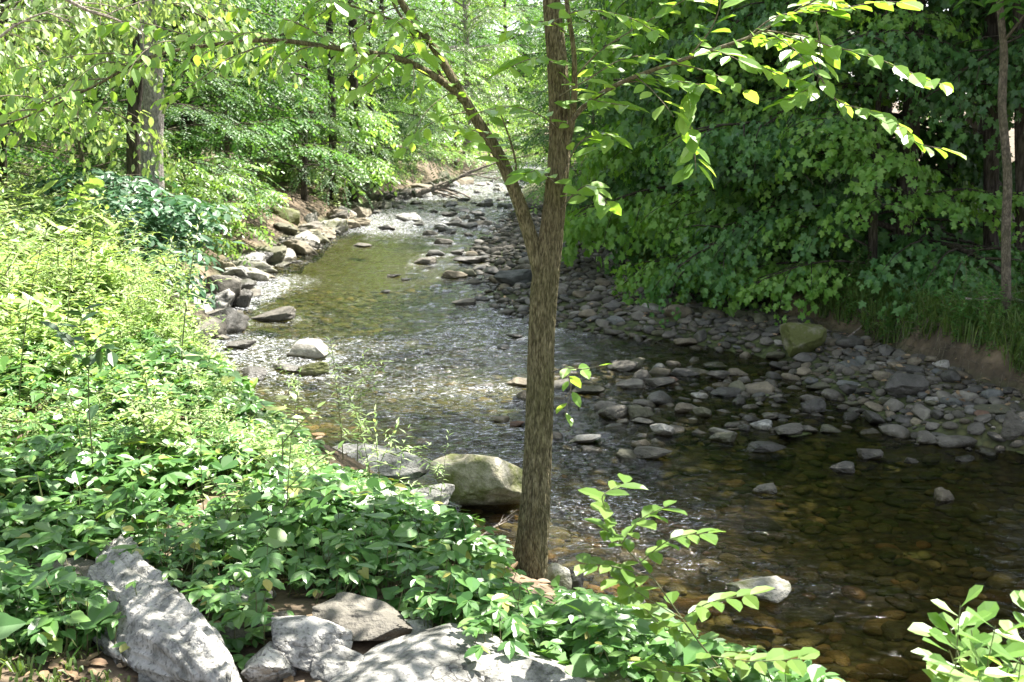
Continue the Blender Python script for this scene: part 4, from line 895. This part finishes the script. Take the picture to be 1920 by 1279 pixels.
def vine_patch(mb, cx, cy, rad, n, leaf, r, zlo=.05, zhi=.32):
    """broad leaves, single or in fives, held level on thin stalks"""
    a = r.uniform(0, 6.28, n); q = np.sqrt(r.random(n)) * rad; x = cx + q * np.cos(a); y = cy + q * np.sin(a)
    gz = height(x, y); z = gz + r.uniform(zlo, zhi, n) * (1 - .5 * (q / rad) ** 2)
    P = np.stack([x, y, z], -1); th = r.uniform(0, 6.28, n)
    if r.random() < .5:
        five = np.arange(-2, 3) * .95; T = (th[:, None] + five[None]).reshape(-1); P5 = np.repeat(P, 5, 0); m = len(T)
        dz = np.repeat(r.uniform(-.5, .0, n), 5) + r.normal(0, .1, m)
        D = np.stack([np.cos(T), np.sin(T), dz], -1); Nn = np.stack([r.normal(0, .2, m), r.normal(0, .2, m) - .1, np.ones(m)], -1)
        V, Fc = leaves(P5, D, Nn, np.repeat(leaf * r.uniform(.6, 1.15, n), 5) * np.tile([.7, .95, 1.1, .95, .7], n), L_OVAL)
    else:
        D = np.stack([np.cos(th), np.sin(th), r.uniform(-.7, .1, n)], -1)
        Nn = np.stack([r.normal(0, .35, n), r.normal(0, .35, n) - .15, np.ones(n)], -1)
        V, Fc = leaves(P, D, Nn, leaf * r.uniform(.55, 1.35, n), L_GRAPE if r.random() < .6 else L_OVAL)
    mb.add(V, Fc, 0)
    for i in range(0, n, 2):
        b = P[i] * 1.0; b[2] = gz[i] - .02; b[:2] += r.normal(0, .05, 2)
        mb.add(*tube(np.array([b, (b + P[i]) / 2 + r.normal(0, .01, 3), P[i]]), [.0025, .002, .0015], 3), 1)
VL = np.array([(300, 380), (345, 560), (395, 640), (440, 728), (560, 838), (600, 880), (700, 915), (800, 945), (870, 968), (930, 1070), (985, 1165), (1090, 1170), (1200, 1165), (1300, 1190), (1420, 1265)], float)
def fits(x, y, top):
    """how much of its height a plant may keep so that the open water and rocks behind it stay clear"""
    g0 = hz(x, y); u = 960 + F_PX * x / y
    if u < 300 or u > 1420: return 1.0
    vl = np.interp(u, VL[:, 0], VL[:, 1]) + 6 * noise3(u * .03, y, 0, 4)
    ztop = CAM_Z - (vl - 230) / F_PX * y * 1.0
    return float(np.clip((ztop - g0) / top, 0, 1))
def onrock(x, y, pad=.8):
    for (px, py, pr) in placed:
        if (px - x) ** 2 + (py - y) ** 2 < (pr * pad) ** 2: return True
    return False
def left_ok(x, y):
    s = xl(y) - x
    if s < (.30 if y < 10.5 else .05): return False
    return True
# the thicket: one mass of weeds nobody could count
mw = MB(); cnt = 0
for k in range(5200):
    y = 5.6 + 15.5 * rng.random() ** 1.15; x = xl(y) - .02 - abs(rng.random() ** 1.3) * (7.0 if y > 8 else 4.5)
    if not left_ok(x, y) or onrock(x, y, .75): continue
    if abs(960 + F_PX * x / y - 350) > 1400: continue
    f = float(fbm(x * .8, y * .8, 0, 91, 2)); i = (0, 1, 7, 6)[rng.integers(4)] if f > .1 else (2, 5, 1, 7, 3)[rng.integers(5)] if f > -.3 else (6, 3, 2, 4)[rng.integers(4)]
    if float(fbm(x * 1.4, y * 1.4, 0, 95, 2)) < -.72: continue
    edge = np.clip((xl(y) - x) / 1.0, .3, 1)
    near = np.clip((y - 4.5) / 4, .45, 1)
    ws = rng.uniform(.65, 1.05) * (1 + .5 * float(noise3(x * 1.3, y * 1.3, 0, 93))) * (1.5 if rng.random() < .06 else 1) * edge * near; wh = WEED_H[i] * ws; ws *= fits(x, y, wh)
    if ws < .12: continue
    scatter(mw, WEED[i][1], x, y, hz(x, y) - .03, ws, rng.uniform(0, 6.28)); cnt += 1
print('weeds', cnt, mw.n)
tag(mw.build('undergrowth', [M['weed'], M['stem']], smooth=False), 'dense sunlit thicket of pale green weeds on the left bank', kind='stuff')
# leafy ground cover in the foreground
mv = MB()
for k in range(1250):
    y = 3.5 + 4.6 * rng.random() ** 1.35; x = xl(y) - .12 - rng.random() * 4.6
    u = 960 + F_PX * x / y
    if u < -250 or u > 1750: continue
    if y < 3.62 and x < -1.0: continue
    if onrock(x, y, .68) or (430 < u < 820 and y < 3.98): continue
    if float(fbm(x * 2.2, y * 2.2, 0, 44, 2)) < -.85: continue
    low = float(np.clip((xl(y) - x) / .7, .3, 1)); low *= float(fits(x, y, .27 * low + .03))
    if (920 < u < 1080 and 4.0 < y): low *= .35
    if low < .08 or (940 < u < 1062 and y > 4.25) or math.hypot((x - .08) / .8, (y - 4.72)) < .33: continue
    vine_patch(mv, x, y, rng.uniform(.14, .26), int(rng.integers(12, 24)), rng.uniform(.05, .095), rng, .03 * low, .27 * low + .004)
tag(mv.build('ground_cover', [M['vine'], M['stem']], smooth=False), 'broad-leaved creeper and seedlings carpeting the near bank', kind='stuff')
# grass: right bank edge, few tufts on the left
def grass_mass(pts, name, label, lo, hi, bl=14):
    mb = MB(); P = []; 
    for (x, y, s) in pts:
        z = hz(x, y)
        for b in range(bl):
            a = rng.uniform(0, 6.28); L = rng.uniform(lo, hi) * s; w = .004 + .002 * rng.random(); lean = rng.uniform(.25, .9)
            px, py = x + rng.normal(0, .03), y + rng.normal(0, .03); d = np.array([math.cos(a), math.sin(a), 0]); t = np.array([-math.sin(a), math.cos(a), 0]) * w
            b0 = np.array([px, py, z - .01]); b1 = b0 + np.array([0, 0, L * .55]) + d * L * lean * .2; b2 = b0 + np.array([0, 0, L * .85]) + d * L * lean * .55; b3 = b0 + np.array([0, 0, L * (.9 - .4 * lean)]) + d * L * lean
            n0 = mb.n; mb.V.append(np.array([b0 - t, b0 + t, b1 - t, b1 + t, b2 - t * .7, b2 + t * .7, b3])); mb.n += 7
            mb.F.append((np.array([[0, 1, 3, 2], [2, 3, 5, 4]]) + n0, 0)); mb.F.append((np.array([[4, 5, 6]]) + n0, 0))
    tag(mb.build(name, M['grass'], smooth=False), label, kind='stuff')
pts = []
for k in range(2400):
    y = 7.8 + 8.5 * rng.random(); x = xb(y) + .18 + rng.random() ** 1.4 * 2.2; pts.append((x, y, rng.uniform(.7, 1.2)))
grass_mass(pts, 'grass', 'soft green grass along the top of the shaded right bank', .08, .27, 12)
pts = []
for k in range(260):
    y = rng.uniform(17, 24); x = xb(y) + rng.uniform(-.1, 1.0); pts.append((x, y, rng.uniform(.8, 1.4)))
grass_mass(pts, 'grass', 'pale sunlit grass at the upstream end of the gravel bar', .25, .55, 14)
pts = []
for k in range(160):
    y = rng.uniform(3.0, 3.9); x = rng.uniform(-2.0, -1.0)
    if not onrock(x, y): pts.append((x, y, rng.uniform(.4, 1)))
grass_mass(pts, 'grass', 'thin dry grass on bare soil in the bottom left corner', .04, .11, 6)
def single(mb_src, mats, name, label, cat, group, x, y, s, first={}):
    key = id(mb_src)
    if key not in first: first[key] = mb_src.mesh(name, mats, False)
    o = bpy.data.objects.new(name, first[key]); COL.objects.link(o); o.location = (x, y, hz(x, y) - .02); o.rotation_euler = (0, 0, rng.uniform(0, 6.28)); o.scale = (s, s, s)
    tag(o, label, cat, group)
mr = MB()
WR = [weed_mesh(70, .5, 22, .09, L_OVAL, 'mid', 4), weed_mesh(71, .35, 16, .08, L_LANCE, 'mid', 3), weed_mesh(72, .6, 26, .07, L_OVAL, 'mid', 5)]
for k in range(950):
    y = 7.6 + 12 * rng.random(); x = xb(y) + .15 + 2.6 * rng.random() ** 1.6
    scatter(mr, WR[int(rng.integers(3))], x, y, hz(x, y) - .03, rng.uniform(.4, .95), rng.uniform(0, 6.28))
tag(mr.build('undergrowth', [M['mid'], M['stem']], smooth=False), 'leafy weeds mixed with grass on the shaded right bank', kind='stuff')
mr = MB()
for k in range(420):
    y = 7.8 + 7 * rng.random(); x = xb(y) + rng.uniform(.0, .4); z = hz(x, y); L = rng.uniform(.08, .3); a = rng.uniform(2.2, 4.6)
    p0 = np.array([x, y, z + .01]); p1 = p0 + np.array([math.cos(a) * L * .5, math.sin(a) * L * .3 , .02]); p2 = p1 + np.array([math.cos(a) * L * .2, rng.normal(0, .05), -L * .8]); p2[2] = max(p2[2], hz(p2[0], p2[1]) - .01)
    mr.add(*tube(np.array([p0, p1, p2]), [.004, .003, .0015], 4))
tag(mr.build('exposed_roots', M['bark_young']), 'tangle of fine dead roots and stalks hanging from the cut right bank', kind='stuff')
n = 5200; y = 3.2 + 13 * rng.random(n) ** 1.6; L_ = xl(y); x = np.where(rng.random(n) < .72, L_ - .3 - rng.random(n) * 4.5, np.where(rng.random(n) < .6, xb(y) + .2 + 4 * rng.random(n), xr(y) + .2 + (xb(y) - xr(y)) * rng.random(n))); th = rng.uniform(0, 6.28, n)
P = np.stack([x, y, np.maximum(height(x, y), 0) + .012 + .05 * ((x > xr(y)) & (x < xb(y)))], -1); D = np.stack([np.cos(th), np.sin(th), rng.normal(0, .2, n)], -1); Nn = np.stack([rng.normal(0, .3, n), rng.normal(0, .3, n), np.ones(n)], -1)
M['litter'] = leafmat('dead_leaf', [(.10, .06, .03), (.20, .13, .07), (.30, .22, .13), (.14, .08, .045)], (1.2, 1, .7), .15, .6)
ml_ = MB(); ml_.add(*leaves(P, D, Nn, rng.uniform(.03, .075, n), L_OVAL)); tag(ml_.build('leaf_litter', M['litter'], smooth=False), 'brown dead leaves scattered over the soil of both banks', kind='stuff')
for k in range(60):
    r_ = np.random.default_rng(3100 + k); y = r_.uniform(17, 48); x = xl(y) - .35 - r_.random() * 2.2
    single(WEED[int(r_.integers(8))][1], [M['weed'], M['stem']], 'tall_weed', 'bright weed on the far left shore behind the rocks', 'weed', 'weeds on the far left shore', x, y, r_.uniform(1.1, 1.8))
# single weeds and bushes one can point to
for k in range(120):
    y = rng.uniform(6.4, 15); x = xl(y) - rng.uniform(.1, 3.8)
    sh = xl(y) - x < 1.2
    if fits(x, y, .8) < 1: continue
    single(WEED[(0, 7, 6, 7)[k % 4]][1], [M['weed'], M['stem']], 'tall_weed', 'tall pale weed standing out at the stream edge of the thicket' if sh else 'tall pale weed rising above the middle of the thicket', 'weed',
           'tall weeds at the stream edge' if sh else 'tall weeds in the thicket', x, y, rng.uniform(1.0, 1.35))
for k in range(60):
    y = rng.uniform(4.4, 8.5); x = xl(y) - rng.uniform(.5, 4.2); u = 960 + F_PX * x / y
    if u < -100 or onrock(x, y, 1.0) or fits(x, y, .55) < 1: continue
    single(WEED[(2, 6, 0, 7, 5)[k % 5]][1], [M['weed'], M['stem']], 'tall_weed', 'leafy stem standing above the creeper on the near bank', 'weed', 'stems above the near creeper', x, y, rng.uniform(.6, .9))
for k, (u, v, Y, s) in enumerate([(700, 940, 6.8, .9), (645, 900, 7.2, .9), (745, 950, 6.6, .9), (670, 880, 7.5, 1.0), (820, 1000, 6.3, .7), (560, 860, 7.8, .8)]):
    P = at(u, v, .2); single(WEED[(0, 7, 1)[k % 3]][1], [M['weed'], M['stem']], 'tall_weed', 'thin weed growing in front of the long flat white rock', 'weed', 'thin weeds before the white rock', P[0], P[1], s)

# ------------------------------------------------------------------ the slender forked tree
def px_path(ps, n=None):
    P = [aty(u, v, Y) for u, v, Y in ps]; return smooth_path(P, n or len(ps) * 6)
def wr(ws, n, Y=5.0): return np.interp(np.linspace(0, 1, n), np.linspace(0, 1, len(ws)), np.array(ws) * Y / F_PX / 2)
def forked_tree():
    base = aty(985, 1128, 5.02); gz = hz(base[0], base[1]); print('tree base', base, 'ground', gz)
    root = empty('forked_tree', tuple(base)); b = base
    tag(root, 'slender ridged-bark tree forking low down, in the centre', 'tree')
    pr = [(978, 1190, 5.02), (984, 1128, 5.02), (998, 1010, 5.02), (1007, 880, 5.02), (1013, 750, 5.02), (1016, 620, 5.02), (1022, 520, 5.02), (1036, 420, 5.02), (1047, 310, 5.03), (1050, 220, 5.05), (1044, 110, 5.08), (1034, 0, 5.1), (1026, -200, 5.15), (1035, -450, 5.1), (1020, -800, 5.0)]
    wd = [150, 84, 61, 54, 51, 49, 50, 42, 38, 38, 35, 31, 27, 20, 8]
    n = 420; P = px_path(pr, n)
    mt = MB(); mt.add(*tube(P - b, wr(wd, n), 120, .075, 3))
    mt.build('trunk', M['bark_main'], root)
    def limb(ps, ws, n=60, sides=20, bark=.05, mat='bark_main'):
        Q = px_path(ps, n); m_ = MB(); m_.add(*tube(Q - b, wr(ws, n), sides, bark, len(ps))); m_.build('limb', M[mat], root); return Q
    L1 = limb([(1022, 560, 5.02), (1008, 490, 5.02), (990, 430, 5.02), (966, 360, 5.0), (935, 290, 5.0), (900, 235, 4.98), (870, 185, 4.96), (820, 100, 4.95), (750, 0, 4.9), (690, -120, 4.85), (640, -300, 4.8), (610, -480, 4.8)], [34, 31, 27, 24, 22, 20, 17, 14, 12, 10, 7, 4], 150, 40)
    L2 = limb([(880, 200, 4.97), (845, 165, 4.93), (800, 135, 4.88), (740, 108, 4.8), (640, 92, 4.7), (520, 76, 4.6), (400, 84, 4.5), (280, 108, 4.4), (170, 165, 4.3), (60, 215, 4.25), (-40, 250, 4.2)], [15, 15, 13, 11, 9, 7.5, 6, 5, 4, 3, 2], 110, 12, .02)
    L3 = limb([(1052, 300, 5.03), (1068, 250, 5.0), (1076, 190, 4.97), (1076, 100, 4.93), (1062, 0, 4.9), (1050, -120, 4.85)], [16, 14, 12, 9, 8, 6], 50, 12, .03)
    L4 = limb([(1070, 230, 4.99), (1100, 195, 4.9), (1165, 155, 4.75), (1280, 112, 4.6), (1400, 72, 4.5), (1450, 45, 4.45), (1520, 5, 4.4), (1600, -40, 4.3)], [9, 9, 8, 6.5, 5, 4, 3, 2], 60, 8, 0, 'twig')
    L5 = limb([(790, 95, 4.93), (765, 50, 4.9), (735, 0, 4.88), (720, -80, 4.8)], [6, 5, 5, 3], 24, 8, 0)
    L6 = limb([(830, 145, 4.92), (790, 80, 4.9), (780, 55, 4.9), (700, 25, 4.8), (640, 5, 4.7), (590, -10, 4.65)], [6, 6, 5, 4, 3, 3], 30, 8, 0)
    L7 = limb([(968, 380, 5.0), (966, 300, 4.95), (945, 230, 4.9), (930, 200, 4.9)], [4, 4, 3, 2], 24, 6, 0)
    tw = [ [(1430, 58, 4.47), (1500, 66, 4.4), (1560, 88, 4.33), (1620, 100, 4.28), (1680, 125, 4.22), (1740, 150, 4.18), (1775, 160, 4.15)],
           [(1530, 40, 4.4), (1537, 80, 4.38), (1534, 150, 4.35), (1500, 175, 4.32), (1470, 192, 4.3)],
           [(1500, 70, 4.4), (1560, 180, 4.3), (1610, 203, 4.25), (1650, 215, 4.2), (1690, 240, 4.15), (1720, 268, 4.12), (1770, 280, 4.1)],
           [(1170, 155, 4.75), (1240, 150, 4.7), (1320, 160, 4.6)], [(1085, 215, 4.9), (1130, 175, 4.85), (1200, 140, 4.8), (1260, 145, 4.75)],
           [(1365, 88, 4.52), (1400, 110, 4.5), (1460, 140, 4.45), (1520, 160, 4.4)], [(1290, 108, 4.6), (1330, 60, 4.55), (1350, 10, 4.5), (1345, -20, 4.5)], [(1400, 72, 4.5), (1460, 30, 4.45), (1560, 20, 4.4), (1640, 5, 4.35), (1700, 5, 4.3)],
           [(1075, 150, 4.95), (1120, 100, 4.85), (1180, 60, 4.75), (1250, 20, 4.7), (1300, -10, 4.6)], [(1060, 60, 4.9), (1020, 40, 4.8), (960, 60, 4.75)], [(1055, 330, 5.0), (1085, 270, 4.9), (1130, 250, 4.85), (1150, 262, 4.8)], [(1045, 400, 5.0), (1080, 360, 4.9), (1110, 350, 4.85), (1145, 390, 4.8)],
           [(1050, 180, 5.0), (1100, 150, 4.7), (1170, 110, 4.6), (1240, 105, 4.5)], [(1046, 120, 5.0), (1000, 110, 4.8), (950, 130, 4.7)], [(1040, 40, 5.0), (1090, 20, 4.8), (1170, 30, 4.7), (1230, 60, 4.6)], [(1076, 190, 4.97), (1120, 190, 4.8), (1180, 200, 4.7)],
           [(1045, 240, 5.0), (1010, 215, 4.85), (960, 200, 4.8), (900, 210, 4.75)], [(1048, 350, 5.0), (1010, 320, 4.85), (985, 330, 4.8)], [(960, 330, 5.0), (930, 290, 4.9), (900, 250, 4.8), (860, 240, 4.75)], [(1290, 220, 4.6), (1300, 270, 4.6), (1305, 320, 4.58)], [(1300, 160, 4.6), (1285, 215, 4.6)],
           [(1030, 700, 5.0), (1060, 690, 4.9), (1095, 692, 4.85), (1130, 685, 4.8)], [(1060, 690, 4.9), (1070, 730, 4.88), (1055, 790, 4.86)],
           [(640, 92, 4.7), (560, 45, 4.6), (470, 20, 4.5), (400, 5, 4.45)], [(520, 76, 4.6), (430, 110, 4.5), (360, 160, 4.4), (290, 190, 4.35)], [(400, 84, 4.5), (330, 60, 4.4), (240, 40, 4.35), (150, 60, 4.3)], [(280, 108, 4.4), (200, 100, 4.3), (110, 110, 4.25), (30, 130, 4.2)], [(740, 108, 4.8), (700, 150, 4.7), (650, 175, 4.65)]]
    LP, LD, LN, LS_ = [], [], [], []
    def leafs_on(Q, n, size, spread=1.0, hang=-.3, t0=.15, flat=.45):
        for i in range(n):
            t = t0 + (1 - t0) * (i + rng.random() * .6) / n; q = t * (len(Q) - 1); a = min(int(q), len(Q) - 2); p = Q[a] + (Q[a + 1] - Q[a]) * (q - a); d = nrm(Q[a + 1] - Q[a])
            sd = 1 if i % 2 else -1; side = nrm(np.cross(d, [0, 0, 1])) * sd
            LP.append(p + side * .01); LD.append(d * rng.uniform(.2, .9) + side * spread * rng.uniform(.6, 1) + np.array([0, 0, hang * rng.uniform(.3, 1.7)])); LN.append([rng.normal(0, flat), rng.normal(0, flat) - .25, 1]); LS_.append(size * rng.uniform(.7, 1.25))
    for k, t in enumerate(tw):
        Q = px_path(t, 24); m_ = MB(); m_.add(*tube(Q - b, np.linspace(.0035, .0015, 24), 5)); m_.build('twig', M['twig'], root)
        leafs_on(Q, 16 if k < 3 else 12 if k < 21 else 5 if k < 23 else 16, .115 if k < 21 else .08 if k < 23 else .072, hang=-.18 if k < 23 else -.6)
    def side_twigs(Q, n, L, t0, size, k, hang, droop=.9):
        for i in range(n):
            t = t0 + (1 - t0) * (i + rng.random()) / n; q = t * (len(Q) - 1); a = min(int(q), len(Q) - 2); p = Q[a]; d = nrm(Q[a + 1] - Q[a])
            az = math.atan2(d[1], d[0]) + (1 if i % 2 else -1) * rng.uniform(.5, 1.3)
            lp = limb_path(p, az, rng.uniform(-.3, .4), L * rng.uniform(.5, 1.2), droop, 8, rng); m_ = MB(); m_.add(*tube(lp - b, np.linspace(.003, .0012, 8), 4)); m_.build('twig', M['twig'], root)
            leafs_on(lp, k, size, hang=hang, t0=.2)
    side_twigs(L2, 26, .42, .22, .062, 9, -.7); side_twigs(L4, 9, .35, .25, .09, 7, -.2, .4); side_twigs(L6, 7, .35, .2, .085, 7, -.5); side_twigs(L1, 9, .4, .45, .085, 7, -.3)
    leafs_on(L2, 26, .068, hang=-.9, t0=.25); leafs_on(L4, 26, .09, hang=-.2, t0=.3); leafs_on(L3, 16, .09, t0=.2); leafs_on(L6, 20, .09, hang=-.5); leafs_on(L1, 26, .09, hang=-.3, t0=.5); leafs_on(L7, 6, .08)
    # upper crown, above the picture: side limbs with sprays
    r = np.random.default_rng(77); ml = MB(); pos, fwd, up, sc = [], [], [], []
    for src, lo, hi, m_ in ((P, .76, .99, 15), (L1, .8, 1.0, 7)):
        for i in range(m_):
            q = src[int((lo + (hi - lo) * (i + .5) / m_) * (len(src) - 1))]
            if q[2] < 3.2: continue
            lp = limb_path(q, i * 2.4 + 1, r.uniform(.2, .7), r.uniform(1.1, 2.0), .5, 9, r); ml.add(*tube(lp - b, np.linspace(.016, .003, 9), 6))
            for j in range(20):
                t = r.uniform(.2, 1) * 8; a = min(int(t), 7); pos.append(lp[a] + (lp[a + 1] - lp[a]) * (t - a)); th = math.atan2(*(lp[a + 1] - lp[a])[[1, 0]]) + r.choice([-1, 1]) * r.uniform(.4, 1.1)
                fwd.append([math.cos(th), math.sin(th), -.1]); up.append([0, 0, 1]); sc.append(r.uniform(.3, .5))
    if ml.n: ml.build('limb', M['bark_young'], root)
    LS_[:] = [q * (1 if q < .13 else .8) for q in LS_]
    P2, D2, N2, S2 = frames_to_leaves(pos, fwd, up, sc, [spray_proto(r, 10, 1, .24, .15, .25) for _ in range(4)], r)
    mc = MB(); mc.add(*leaves(np.array(LP) - b, LD, LN, LS_, L_OVAL)); mc.add(*leaves(P2 - b, D2, N2, S2, L_OVAL))
    mc.build('crown', M['near'], root, smooth=False)
forked_tree()

# ------------------------------------------------------------------ near saplings and the shrub in the corner
def sapling(name, label, cat, stems, leafpts, mat, shape, size, nb=None, stemr=.003, base=None, flat=1.0):
    b = np.array(base if base is not None else stems[0][0]); root = empty(name, tuple(b)); tag(root, label, cat)
    P, D, Nn, S = [], [], [], []
    for k, st in enumerate(stems):
        Q = smooth_path(st, 30); m_ = MB(); m_.add(*tube(Q - b, np.linspace(stemr * (1.3 if k == 0 else .8), stemr * .4, 30), 6)); m_.build('stem', M['stem'], root)
        nl = nb[k] if nb else 8
        for i in range(nl):
            t = (.3 if k == 0 else .1) + (.7 if k == 0 else .9) * (i + .5) / nl; q = t * 29; a = min(int(q), 28); p = Q[a] + (Q[a + 1] - Q[a]) * (q - a); d = nrm(Q[a + 1] - Q[a])
            sd = 1 if i % 2 else -1; side = nrm(np.cross(d, [0, 0, 1])) * sd
            P.append(p); dd_ = d * rng.uniform(.3, .9) + side * rng.uniform(.6, 1.1) + np.array([0, 0, rng.uniform(-.35, .15)]); dd_[2] *= flat; D.append(dd_); Nn.append([rng.normal(0, .25), rng.normal(0, .25) - .1, 1]); S.append(size * rng.uniform(.7, 1.2))
    for (p, d) in leafpts: P.append(p); D.append(d); Nn.append([0, -.2, 1]); S.append(size)
    mc = MB(); mc.add(*leaves(np.array(P) - b, D, Nn, S, shape)); mc.build('foliage', M[mat], root, smooth=False); return root
def pp(*a): return [aty(u, v, Y) for u, v, Y in a]
sapling('sapling', 'arching sapling with large pale leaves in front of the brown water', 'sapling',
        [pp((1395, 1330, 3.3), (1370, 1279, 3.3), (1300, 1190, 3.3), (1225, 1085, 3.35), (1165, 1020, 3.4), (1128, 985, 3.4)),
         pp((1165, 1020, 3.4), (1145, 970, 3.4), (1130, 930, 3.4), (1175, 905, 3.45)), pp((1165, 1020, 3.4), (1200, 975, 3.4), (1250, 950, 3.4)), pp((1225, 1085, 3.35), (1150, 1062, 3.3), (1095, 1058, 3.3)),
         pp((1200, 1055, 3.37), (1260, 1010, 3.35), (1330, 1000, 3.3)), pp((1280, 1160, 3.3), (1330, 1130, 3.25), (1410, 1115, 3.2)), pp((1280, 1160, 3.3), (1210, 1120, 3.3), (1160, 1085, 3.3)),
         pp((1335, 1230, 3.3), (1410, 1240, 3.2), (1500, 1235, 3.15)), pp((1300, 1190, 3.3), (1240, 1170, 3.25), (1200, 1130, 3.2)), pp((1350, 1250, 3.3), (1290, 1262, 3.2), (1230, 1255, 3.15))],
        [], 'near', L_OVAL, .098, [12, 11, 9, 9, 11, 11, 9, 11, 9, 10], flat=.3)
cs = []
for k in range(19):
    u0, v0 = rng.uniform(1790, 1960), 1400; u1, v1 = rng.uniform(1755, 1970), rng.uniform(1125, 1275)
    cs.append(pp((u0, v0, 2.7), ((u0 + u1) / 2 + rng.normal(0, 15), (v0 + v1) / 2 + 10, 2.65), (u1, v1, rng.uniform(2.4, 2.9))))
sapling('corner_shrub', 'bright yellow-green shrub with rounded leaves in the bottom right corner', 'shrub', cs, [], 'bright', L_OBOV, .095, [12] * 19, .003, base=aty(1860, 1400, 2.7))
sapling('sapling', 'shaded sapling with a few dark hanging leaves over the bright weeds at left', 'sapling',
        [pp((180, 960, 5.2), (172, 840, 5.2), (166, 740, 5.2), (170, 660, 5.2), (185, 630, 5.2)), pp((168, 700, 5.2), (140, 650, 5.15), (110, 620, 5.1)), pp((170, 660, 5.2), (150, 615, 5.15), (160, 570, 5.1)), pp((172, 668, 5.2), (195, 650, 5.2), (212, 662, 5.2))],
        [(aty(188, 652, 5.2), np.array([-.1, 0, -1])), (aty(200, 652, 5.2), np.array([.25, 0, -1]))], 'dark', L_OVAL, .1, [5, 8, 8, 4])
sapling('sapling', 'thin upright seedling among the creeper left of the trunk', 'sapling', [pp((775, 1200, 4.5), (770, 1100, 4.5), (764, 1010, 4.5)), pp((772, 1130, 4.5), (790, 1080, 4.45), (815, 1060, 4.4)), pp((768, 1080, 4.5), (740, 1040, 4.45), (715, 1030, 4.4))], [], 'vine', L_OVAL, .09, [8, 5, 5])
sapling('sapling', 'thin weed sapling rising before the rapids above the white rock', 'sapling', [pp((716, 930, 6.6), (706, 840, 6.6), (703, 770, 6.6)), pp((712, 870, 6.6), (735, 820, 6.6), (745, 790, 6.6)), pp((708, 850, 6.6), (690, 810, 6.6), (672, 800, 6.6))], [], 'weed', L_LANCE, .09, [12, 10, 10], .0025)
sapling('sapling', 'small sprig with two-lobed leaves at the stream end of the thicket', 'sapling', [pp((440, 790, 8.4), (465, 740, 8.4), (470, 725, 8.4))], [], 'near', L_OVAL, .12, [8])
# the slim-stemmed young tree at the far left
plant('elder', -6.4, 10.2, 'young tree with forked slim stem at the left edge', 'tree', s=.85, rz=4.4)
# dead branches
def dead(name, label, ps, r0):
    P = [aty(u, v, Y) for u, v, Y in ps]; b = P[0]; root = empty(name, tuple(b)); tag(root, label, 'branch')
    Q = smooth_path(P, 40); m_ = MB(); m_.add(*tube(Q - b, np.linspace(r0, r0 * .3, 40), 10, .05, 3)); m_.build('limb', M['dead'], root)
    m_ = MB()
    for i in range(7):
        q = Q[10 + i * 4]; lp = limb_path(q - b, rng.uniform(-.6, .6) + math.atan2(*(Q[-1] - Q[0])[[1, 0]]), rng.uniform(-.3, .5), r0 * rng.uniform(14, 30), .3, 6, rng); m_.add(*tube(lp, np.linspace(r0 * .35, r0 * .12, 6), 5))
    m_.build('twig', M['dead'], root)
dead('driftwood_log', 'pale driftwood log stranded at the far bend', [(775, 364, 35), (812, 354, 35.5), (843, 347, 36)], .12)
dead('dead_branch', 'tangled dead branch over the far bend', [(868, 322, 38), (900, 330, 38), (935, 338, 38.5)], .035)
dead('dead_branch', 'bare pale branch reaching over from the upper left corner', [(110, -10, 9), (165, 20, 9), (215, 36, 9.1)], .018)
dead('dead_branch', 'thin bare curved branch at the left edge', [(0, 70, 9), (35, 45, 9), (90, 25, 9), (130, 50, 9)], .012)
dead('dead_branch', 'thin grey twig lying by the mossy boulder foot', [(895, 1010, 6.0), (925, 990, 6.1), (955, 975, 6.2)], .006)
dead('dead_branch', 'pale fallen stick on the shaded right bank', [(1580, 640, 11.6), (1625, 600, 11.9), (1600, 575, 12)], .012)
dead('dead_branch', 'dry stick in the leaf litter behind the grass', [(1810, 560, 10.6), (1850, 562, 10.5), (1900, 555, 10.4)], .012)
for k, v in list(protos.items()):
    if k not in used:
        for ch in list(v.children): bpy.data.objects.remove(ch)
        bpy.data.objects.remove(v)
